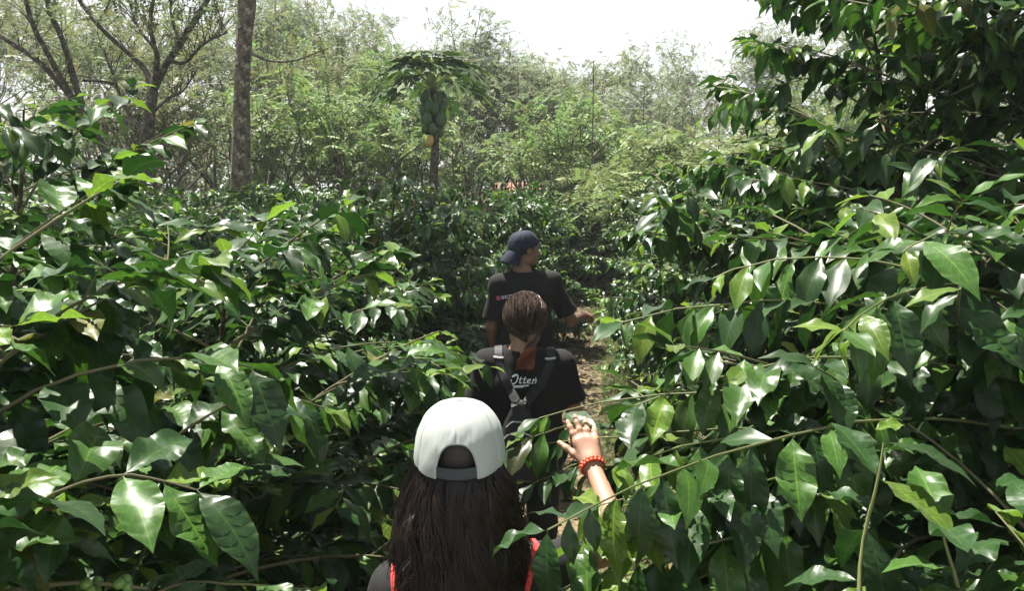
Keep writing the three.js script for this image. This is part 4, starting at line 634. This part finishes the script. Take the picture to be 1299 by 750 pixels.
  capParts(g, hm, { rx: 0.093, rz: 0.113, cz: -0.009, rim: 0.016, rise: 0.020, top: 0.130, gapW: 0.47, gapH: 0.070, seed: 2, brim: 0.075, brimDrop: 0.02, mat: capW, strapMat: std(lin(0.055, 0.062, 0.068), 0.8), seamMat: cloth(lin(0.5, 0.53, 0.5)) });
  // beaded red bracelet
  const bd = j.wrR.clone().sub(j.elR).normalize(), bx = V().crossVectors(bd, UP).normalize(), bz = V().crossVectors(bx, bd), bc = j.wrR.clone().addScaledVector(bd, 0.0), bead = new THREE.SphereGeometry(0.0062, 8, 6), br = [];
  for (let k = 0; k < 17; k++) for (const q of [0, 0.008]) { const a = k / 17 * 6.283 + q * 30, p = bc.clone().addScaledVector(bd, q + 0.002).addScaledVector(bx, Math.cos(a) * 0.030).addScaledVector(bz, Math.sin(a) * 0.029); br.push(bead.clone().translate(p.x, p.y, p.z)); }
  part('bracelet', mergeGeometries(br), std(lin(0.55, 0.075, 0.028), 0.4), g);
  // drawstring bag on her back with red straps
  const bag = thing('drawstring_bag', 'dark drawstring bag with red straps on the back of the white-capped walker', 'bag', V(0, 0, 0)), red = std(lin(0.62, 0.05, 0.045), 0.6);
  const bf0 = ellF(V(X, 0.98, Z + 0.155), V(0.135, 0.165, 0.06)), bf = (x, y, z) => bf0(x, y, z) + 0.005 * noise(x * 14, y * 14, z * 9);
  part('sack', surfaceNets(bf, V(X - 0.16, 0.79, Z + 0.07), V(X + 0.16, 1.17, Z + 0.25), 0.008), cloth(lin(0.03, 0.03, 0.034)), bag);
  for (const s of [-1, 1]) part('strap', sharp(band([V(X + s * 0.118 + (s > 0 ? 0.02 : 0), 1.12, Z - 0.09), V(X + s * 0.13 + (s > 0 ? 0.022 : 0), 1.25, Z - 0.02), V(X + s * 0.132 + (s > 0 ? 0.022 : 0), 1.22, Z + 0.05), V(X + s * 0.112 + (s > 0 ? 0.024 : 0), 1.14, Z + 0.10), V(X + s * 0.07, 1.06, Z + 0.13)], shirtF, 0.014, 0.004, 0.002)), red, bag);
}
// ---- woman with braid and backpack ----
{
  const X = 0.055, Z = -3.5, g = thing('person', 'person with tied-back brown hair and a black printed T-shirt, carrying a small backpack', 'person', V(0, 0, 0), 'walkers on the path');
  const j = { head: V(X - 0.005, 1.40, Z - 0.015), neck: V(X - 0.012, 1.315, Z), shL: V(X - 0.165, 1.255, Z + 0.005), shR: V(X + 0.165, 1.248, Z - 0.01), waist: V(X, 1.02, Z), pelvis: V(X + 0.005, 0.88, Z), elL: V(X - 0.222, 0.995, Z - 0.02), wrL: V(X - 0.20, 0.78, Z - 0.10), elR: V(X + 0.235, 1.00, Z - 0.05), wrR: V(X + 0.245, 0.83, Z - 0.20), hipL: V(X - 0.085, 0.84, Z), hipR: V(X + 0.085, 0.84, Z), knL: V(X - 0.085, 0.46, Z - 0.02), knR: V(X + 0.085, 0.47, Z - 0.10), anL: V(X - 0.08, 0.10, Z + 0.14), anR: V(X + 0.085, 0.09, Z - 0.08) };
  const skin = [0.36, 0.20, 0.135], hc = V(X + 0.002, 1.446, Z - 0.035), hm = headMatrix(hc, Math.PI - 0.08, 0.22);
  const hand = (y, z) => { const yy = y.normalize(), zz = z.addScaledVector(yy, -z.dot(yy)).normalize(); return { x: V().crossVectors(yy, zz), y: yy, z: zz }; };
  const { shirtF } = dressed(g, j, { k: 0.96, skin, headM: hm, headOpt: { hair: [0.05, 0.03, 0.02] }, hands: [{ at: j.wrR, ...hand(V(0.1, -0.75, -0.6), V(1, 0, 0)), s: -1, curls: [0.5, 0.55, 0.6, 0.6, 0.3], spread: 0.06, thumb: 0.5 }, { at: j.wrL, ...hand(V(0, -0.9, -0.4), V(-1, 0, 0)), s: 1, curls: [0.5, 0.55, 0.6, 0.6, 0.3], spread: 0.06, thumb: 0.5 }], shirtMat: black, trouserMat: black2, shoeMat: charcoal, sleeve: 0.66, flare: 0.074, hem: 0.80, seed: 13 });
  // hair drawn back to a knot at the nape, braid end below
  const hairMat = new THREE.MeshPhysicalMaterial({ color: lin(0.058, 0.038, 0.029), roughness: 0.5 }), copper = new THREE.MeshPhysicalMaterial({ color: lin(0.24, 0.075, 0.040), roughness: 0.5 }), strandMat = new THREE.MeshPhysicalMaterial({ color: lin(0.055, 0.036, 0.028), roughness: 0.36 }), pale = new THREE.MeshPhysicalMaterial({ color: lin(0.26, 0.19, 0.15), roughness: 0.33 });
  const C = hc.clone().add(V(0, 0.028, 0.028)), R = V(0.092, 0.100, 0.106), knot = V(X + 0.03, 1.372, Z + 0.095);
  const mass = blend([ellF(C, R), ellF(knot.clone().add(V(-0.014, 0.038, -0.045)), V(0.05, 0.05, 0.03)), ellF(knot, V(0.020, 0.022, 0.018))], 0.02);
  const hair = part('hair', surfaceNets((x, y, z) => Math.max(mass(x, y, z) + 0.005 * noise(x * 70, y * 25, z * 40), -(Math.hypot((x - hc.x) / 0.075, (y - hc.y + 0.03) / 0.095, (z - hc.z + 0.085) / 0.075) - 1) * 0.06), V(C.x - 0.13, 1.27, C.z - 0.14), V(C.x + 0.13, 1.62, C.z + 0.16), 0.006), hairMat, g);
  const r = rng(8), L = [[], []], T = [];
  for (let n = 0; n < 1700; n++) { // from the hairline over the crown to the knot
    const a = (r() - 0.5) * 3.3, rise = r(), start = V(Math.sin(a) * 0.98, Math.cos(a) * 0.8 * (0.5 + rise * 0.5), -0.75 + rise * 0.9).normalize(), end = knot.clone().add(V((r() - 0.5) * 0.05, 0.012 + (r() - 0.5) * 0.05, 0)).sub(C).divide(R).normalize(), pts = [], w = r() * 6, puff = 1.01 + r() * 0.06, side = (r() - 0.5) * 0.3;
    for (let i = 0; i <= 12; i++) { const s = i / 12, d = start.clone().lerp(end, s); d.x += Math.sin(s * Math.PI) * side + 0.08 * Math.sin(s * 9 + Math.floor(w)); d.normalize(); pts.push(V(d.x * R.x, d.y * R.y, d.z * R.z).multiplyScalar(puff + 0.02 * Math.sin(s * 7 + w)).add(C)); } L[noise(start.x * 7, start.y * 7, n % 2 ? 3 : start.z * 5) > 0.12 ? 1 : 0].push(pts);
  }
  for (let n = 0; n < 260; n++) { const a = r() * 6.28, q = 0.6 + 0.4 * r(), pts = []; for (let i = 0; i <= 9; i++) { const s = i / 9, an = a + s * 4.5, b = 0.75 + 0.25 * Math.sin(s * 9.4 + a); pts.push(knot.clone().add(V(Math.cos(an) * 0.026 * q * b - 0.012 * s, 0.035 - 0.085 * s, Math.sin(an) * 0.024 * q * b + 0.012))); } L[n % 2].push(pts); }
  part('strands', strands(L[0], 0.0016, 0.001), strandMat, hair, 'stuff'); part('strands', strands(L[1], 0.0015, 0.001), pale, hair, 'stuff');
  for (let n = 0; n < 420; n++) { const a = r() * 6.28, q = Math.sqrt(r()), pts = [], w = r() * 6, l = 0.05 + r() * 0.045; for (let i = 0; i <= 8; i++) { const s = i / 8, tw = a + s * 3; pts.push(knot.clone().add(V(Math.cos(tw) * q * mix(0.016, 0.036, s) - 0.03 * s + 0.006 * Math.sin(s * 8 + w), -0.02 - l * s, Math.sin(tw) * q * 0.014 + 0.014 + 0.02 * s))); } T.push(pts); }
  part('braid_end', strands(T, 0.0016, 0.001), copper, hair, 'stuff');
  // lettering across the shoulders
  const word = canvasTex(512, 256, (c, w, h) => { c.save(); c.transform(1, 0, -0.28, 1, 62, 0); c.fillStyle = '#f4f6f6'; c.strokeStyle = '#f4f6f6'; c.lineJoin = 'round'; c.lineCap = 'round';
    c.lineWidth = 22; c.beginPath(); c.ellipse(92, 108, 46, 66, 0.12, -2.3, 2.9); c.stroke(); c.lineWidth = 26; c.beginPath(); c.moveTo(58, 66); c.lineTo(86, 58); c.stroke();
    c.lineWidth = 17; for (const x of [182, 242]) { c.beginPath(); c.moveTo(x, 78); c.lineTo(x, 150); c.quadraticCurveTo(x + 4, 172, x + 30, 160); c.stroke(); c.lineWidth = 11; c.beginPath(); c.moveTo(x - 20, 104); c.lineTo(x + 26, 104); c.stroke(); c.lineWidth = 17; }
    c.beginPath(); c.moveTo(290, 138); c.quadraticCurveTo(338, 134, 330, 112); c.quadraticCurveTo(310, 96, 290, 128); c.quadraticCurveTo(284, 172, 340, 162); c.stroke();
    c.beginPath(); c.moveTo(372, 104); c.lineTo(372, 168); c.moveTo(372, 128); c.quadraticCurveTo(404, 88, 416, 116); c.lineTo(416, 156); c.quadraticCurveTo(422, 172, 440, 162); c.stroke(); c.restore();
    c.fillStyle = '#e9ecec'; c.beginPath(); c.moveTo(92, 190); c.quadraticCurveTo(190, 206, 330, 188); c.quadraticCurveTo(352, 196, 322, 214); c.quadraticCurveTo(270, 206, 250, 232); c.quadraticCurveTo(150, 236, 104, 226); c.closePath(); c.fill(); c.font = 'bold 22px sans-serif'; c.fillText('®', 430, 84); });
  const pm = new THREE.MeshStandardMaterial({ map: word, transparent: true, alphaTest: 0.5, roughness: 0.7 });
  part('lettering', printOn(shirtF, X - 0.006, 1.204, 0.150, 0.075, -0.02, Z + 0.25, 0.0035), pm, g);
  // backpack
  const bp = thing('backpack', 'small black backpack with pale trim hanging low from both shoulders', 'backpack', V(0, 0, 0)), bc = V(X - 0.045, 0.95, Z + 0.175), nyl = new THREE.MeshPhysicalMaterial({ color: lin(0.008, 0.008, 0.009), roughness: 0.62, bumpMap: clothBump, bumpScale: 0.0006 });
  const bodyF = (x, y, z) => { const t = clamp((y - 0.78) / 0.38), w = mix(0.105, 0.018, Math.pow(t, 1.9)), d = mix(0.062, 0.016, Math.pow(t, 1.5)), cx = bc.x + 0.03 * t, qx = Math.abs(x - cx) - w + 0.028, qz = Math.abs(z - bc.z + 0.02 * t) - d + 0.028, qy = Math.abs(y - 0.955) - 0.175 + 0.02; const o = Math.hypot(Math.max(qx, 0), Math.max(qz, 0), Math.max(qy, 0)) + Math.min(0, Math.max(qx, qz, qy)) - 0.026; return o * 0.8 + 0.004 * noise(x * 20, y * 14, z * 20); };
  part('sack', surfaceNets(bodyF, V(bc.x - 0.16, 0.74, bc.z - 0.12), V(bc.x + 0.16, 1.18, bc.z + 0.11), 0.0075), nyl, bp);
  const trim = std(lin(0.55, 0.56, 0.58), 0.35), lineAt = (y, sag) => { const p = []; for (let i = 0; i <= 6; i++) { const u = i / 6 * 2 - 1; p.push(V(bc.x + 0.015 + u * 0.066, y - sag * (u * u), bc.z + 0.05)); } return p; };
  part('trim', sharp(band(lineAt(1.055, 0.018), bodyF, 0.006, 0.003, 0.001)), trim, bp); part('trim', sharp(band(lineAt(1.008, 0.022), bodyF, 0.007, 0.003, 0.001)), trim, bp); part('zip', sharp(band(lineAt(0.90, -0.01), bodyF, 0.008, 0.003, 0.001)), charcoal, bp);
  const both = (x, y, z) => Math.min(shirtF(x, y, z), bodyF(x, y, z) + 0.004);
  for (const s of [-1, 1]) { const st = part('strap', sharp(band([V(X + s * 0.115, 1.12, Z - 0.12), V(X + s * 0.118, 1.27, Z - 0.09), V(X + s * 0.115, 1.335, Z), V(X + s * 0.108, 1.27, Z + 0.10), V(X + s * 0.07 - 0.004, 1.19, Z + 0.14), V(bc.x + 0.03 + s * 0.02, 1.105, Z + 0.165)], both, 0.042, 0.007, 0.003)), nyl, bp); part('reflective_tab', sharp(band([V(X + s * 0.135, 1.30, Z + 0.062), V(X + s * 0.112, 1.30, Z + 0.070), V(X + s * 0.092, 1.30, Z + 0.072)], both, 0.010, 0.0035, 0.009)), trim, st); }
}
// ---- man in the navy cap ----
{
  const X = 0.085, Z = -5.4, g = thing('person', 'person in a navy cap worn backwards and black T-shirt, head turned, reaching towards a bush', 'person', V(0, 0, 0), 'walkers on the path');
  const j = { head: V(X - 0.01, 1.55, Z - 0.01), neck: V(X - 0.012, 1.475, Z), shL: V(X - 0.172, 1.405, Z + 0.045), shR: V(X + 0.185, 1.415, Z - 0.045), waist: V(X, 1.13, Z), pelvis: V(X, 0.95, Z), elL: V(X - 0.225, 1.11, Z + 0.02), wrL: V(X - 0.20, 0.88, Z - 0.10), elR: V(X + 0.325, 1.135, Z - 0.12), wrR: V(X + 0.43, 1.135, Z - 0.34), hipL: V(X - 0.095, 0.92, Z + 0.02), hipR: V(X + 0.095, 0.92, Z - 0.02), knL: V(X - 0.10, 0.50, Z - 0.05), knR: V(X + 0.10, 0.51, Z - 0.06), anL: V(X - 0.10, 0.09, Z), anR: V(X + 0.10, 0.09, Z - 0.03) };
  const skin = [0.23, 0.125, 0.085], hc = V(X + 0.005, 1.635, Z - 0.02), hm = headMatrix(hc, Math.PI - 1.12, 0.06);
  const hand = (y, z) => { const yy = y.normalize(), zz = z.addScaledVector(yy, -z.dot(yy)).normalize(); return { x: V().crossVectors(yy, zz), y: yy, z: zz }; };
  const { shirtF } = dressed(g, j, { k: 1.03, skin, headM: hm, headOpt: { beard: true }, hands: [{ at: j.wrR, ...hand(V(0.55, -0.08, -0.8), V(0.3, 1, 0.35)), s: -1, curls: [0.5, 0.7, 0.8, 0.8, 0.4], spread: 0.05, thumb: 0.5, size: 1.02 }, { at: j.wrL, ...hand(V(0, -0.9, -0.4), V(-1, 0, 0)), s: 1, curls: [0.5, 0.55, 0.6, 0.6, 0.3], spread: 0.06, thumb: 0.5, size: 1.02 }], shirtMat: black2, trouserMat: black, shoeMat: charcoal, sleeve: 0.80, flare: 0.072, hem: 0.88, seed: 23, loose: 0.022 });
  const navy = cloth(lin(0.009, 0.015, 0.034), 0.85, 0.2);
  const hairF = ellF(V(0, 0.028, -0.018), V(0.0785, 0.082, 0.0975)); part('hair', surfaceNets((x, y, z) => Math.max(hairF(x, y, z) + 0.003 * noise(x * 90, y * 90, z * 90), z - 0.03, -0.062 - y, y - 0.06), V(-0.1, -0.08, -0.13), V(0.1, 0.08, 0.06), 0.006).applyMatrix4(hm), std(lin(0.012, 0.010, 0.009), 0.6), g);
  const turned = hm.clone().multiply(new THREE.Matrix4().makeRotationY(Math.PI)).multiply(new THREE.Matrix4().makeRotationX(0.20));
  const cap = capParts(g, turned, { rx: 0.090, rz: 0.108, cz: 0.012, rim: 0.020, rise: -0.008, top: 0.128, gapW: 0.44, gapH: 0.045, seed: 7, brim: 0.075, brimDrop: 0.055, mat: navy, brimMat: cloth(lin(0.008, 0.013, 0.03)), strapMat: navy, seamMat: navy });
  const print = canvasTex(512, 64, (c) => { c.fillStyle = '#d86a8c'; c.beginPath(); c.roundRect(4, 6, 50, 52, 12); c.fill(); c.strokeStyle = '#2a1420'; c.lineWidth = 6; c.beginPath(); c.arc(29, 32, 12, 0, 7); c.stroke(); c.fillStyle = '#dfe3f2'; c.font = 'bold 58px sans-serif'; c.fillText('DICOLAFT', 66, 53); });
  part('lettering', printOn(shirtF, X - 0.058, 1.345, 0.27, 0.034, 0.20, Z + 0.30, 0.0035, 30, 5), new THREE.MeshStandardMaterial({ map: print, transparent: true, alphaTest: 0.5, roughness: 0.7 }), g);
}
// ------------------------------------------------------------------ small things on the ground
{
  // grass blades in tufts along the path
  const blade = (() => { const pos = [], idx = [], uv = []; const r = rng(2); for (let b = 0; b < 9; b++) { const a = r() * 6.28, l = 0.5 + r() * 0.5, x0 = (r() - 0.5) * 0.3, z0 = (r() - 0.5) * 0.3, lean = 0.3 + r() * 0.6, k = pos.length / 3, w = 0.035; for (let i = 0; i <= 3; i++) { const t = i / 3, x = x0 + Math.cos(a) * lean * l * t * t, z = z0 + Math.sin(a) * lean * l * t * t, y = l * t * (1 - 0.3 * t * lean), ww = w * (1 - t * 0.9); pos.push(x - Math.sin(a) * ww, y, z + Math.cos(a) * ww, x + Math.sin(a) * ww, y, z - Math.cos(a) * ww); uv.push(t, 0, t, 1); } for (let i = 0; i < 3; i++) { const q = k + i * 2; idx.push(q, q + 1, q + 2, q + 1, q + 3, q + 2); } } return geom(pos, idx, uv); })();
  const r = rng(401), N = 9000, im = new THREE.InstancedMesh(blade, sprayMat, N), c = new THREE.Color(), q = new THREE.Quaternion();
  for (let i = 0; i < N; i++) { const z = -0.5 - Math.pow(r(), 0.8) * 17, s = (r() - 0.5) * 2, edge = Math.sign(s) * (0.12 + 0.55 * Math.pow(Math.abs(s), 0.7)), x = pathX(z) + edge, h = 0.05 + 0.10 * r() * smooth(0.15, 0.5, Math.abs(edge)); q.setFromAxisAngle(UP, r() * 6.28); im.setMatrixAt(i, new THREE.Matrix4().compose(V(x, groundY(x, z) - 0.004, z), q, V(h, h, h))); const dry = r(); c.copy(dry < 0.45 ? GREENS.dry : dry < 0.8 ? lin(0.16, 0.20, 0.06) : lin(0.13, 0.22, 0.05)).multiplyScalar(0.7 + r() * 0.6); im.setColorAt(i, c); }
  im.name = 'grass'; tag(im, 'short half-dry grass growing along the footpath', 'grass', null, 'stuff'); scene.add(im);
  // fallen leaves
  const M2 = 5200, dead = new THREE.InstancedMesh(midLeaves[1], new THREE.MeshStandardMaterial({ color: lin(1, 1, 1), map: leafMap, roughness: 0.85, side: THREE.DoubleSide }), M2);
  for (let i = 0; i < M2; i++) { const z = -0.3 - Math.pow(r(), 0.75) * 16, near = r() < 0.35, x = near ? pathX(z) + (r() - 0.5) * 1.0 : (r() - 0.5) * 9, a = r() * 6.28, d = V(Math.cos(a), (r() - 0.5) * 0.3, Math.sin(a)); dead.setMatrixAt(i, leafMatrix(V(x, groundY(x, z) + 0.02 + r() * 0.012, z), d, V((r() - 0.5) * 0.8, 1, (r() - 0.5) * 0.8), 0.07 + r() * 0.07)); const t = r(); c.copy(t < 0.5 ? lin(0.17, 0.10, 0.055) : t < 0.8 ? lin(0.26, 0.19, 0.11) : lin(0.09, 0.06, 0.04)).multiplyScalar(0.7 + r() * 0.6); dead.setColorAt(i, c); }
  dead.name = 'leaf_litter'; tag(dead, 'brown fallen leaves scattered over path and soil', 'leaf litter', null, 'stuff'); scene.add(dead);
  // broad-leaved weeds at the edge of the path
  const W = 2600, wd = new THREE.InstancedMesh(midLeaves[2], leafMatCopies, W);
  for (let i = 0; i < W; i++) { const cl = Math.floor(i / 13), rr = rng(900 + cl), z = -0.8 - rr() * 15, s = rr() < 0.5 ? -1 : 1, x = pathX(z) + s * (0.42 + rr() * 0.45) + (r() - 0.5) * 0.16, zz = z + (r() - 0.5) * 0.16, a = r() * 6.28, h = r() * 0.14; wd.setMatrixAt(i, leafMatrix(V(x, groundY(x, zz) + 0.02 + h, zz), V(Math.cos(a), 0.3 + r() * 0.5, Math.sin(a)).normalize(), UP, 0.04 + r() * 0.05)); c.copy(r() < 0.5 ? TONES[1] : TONES[2]).multiplyScalar(0.8 + r() * 0.4); wd.setColorAt(i, c); }
  wd.name = 'weeds'; tag(wd, 'low broad-leaved weeds at the edges of the footpath', 'weeds', null, 'stuff'); scene.add(wd);
  // unripe coffee cherries on a bare twig
  const g = thing('coffee_cherries', 'cluster of unripe green coffee cherries low among the largest leaves', 'fruit', V(-0.60, 1.42, -1.14)), cg = new THREE.SphereGeometry(0.008, 12, 9).scale(1, 1.15, 1);
  part('twig', tube(curve([V(-0.16, -0.01, 0.0), V(-0.05, 0.004, 0.0), V(0.06, 0.0, 0.01)], 8), { a: 0.004, b: 0.0025 }, 5), M.twig, g);
  for (let k = 0; k < 12; k++) { const m = part('cherry', cg, M.berry, g), cl = k % 2, a = k * 1.3; m.position.set(cl * 0.05 - 0.03 + Math.cos(a) * 0.008, Math.sin(a) * 0.011 - 0.003, Math.cos(a * 1.7) * 0.011 + 0.004); m.rotation.z = a; }
}
scene.fog = new THREE.FogExp2(lin(0.9, 0.96, 1.0), 0.0014);
scene.traverse((o) => { if (o.isMesh) { o.castShadow = true; o.receiveShadow = true; } });
renderer.render(scene, camera);
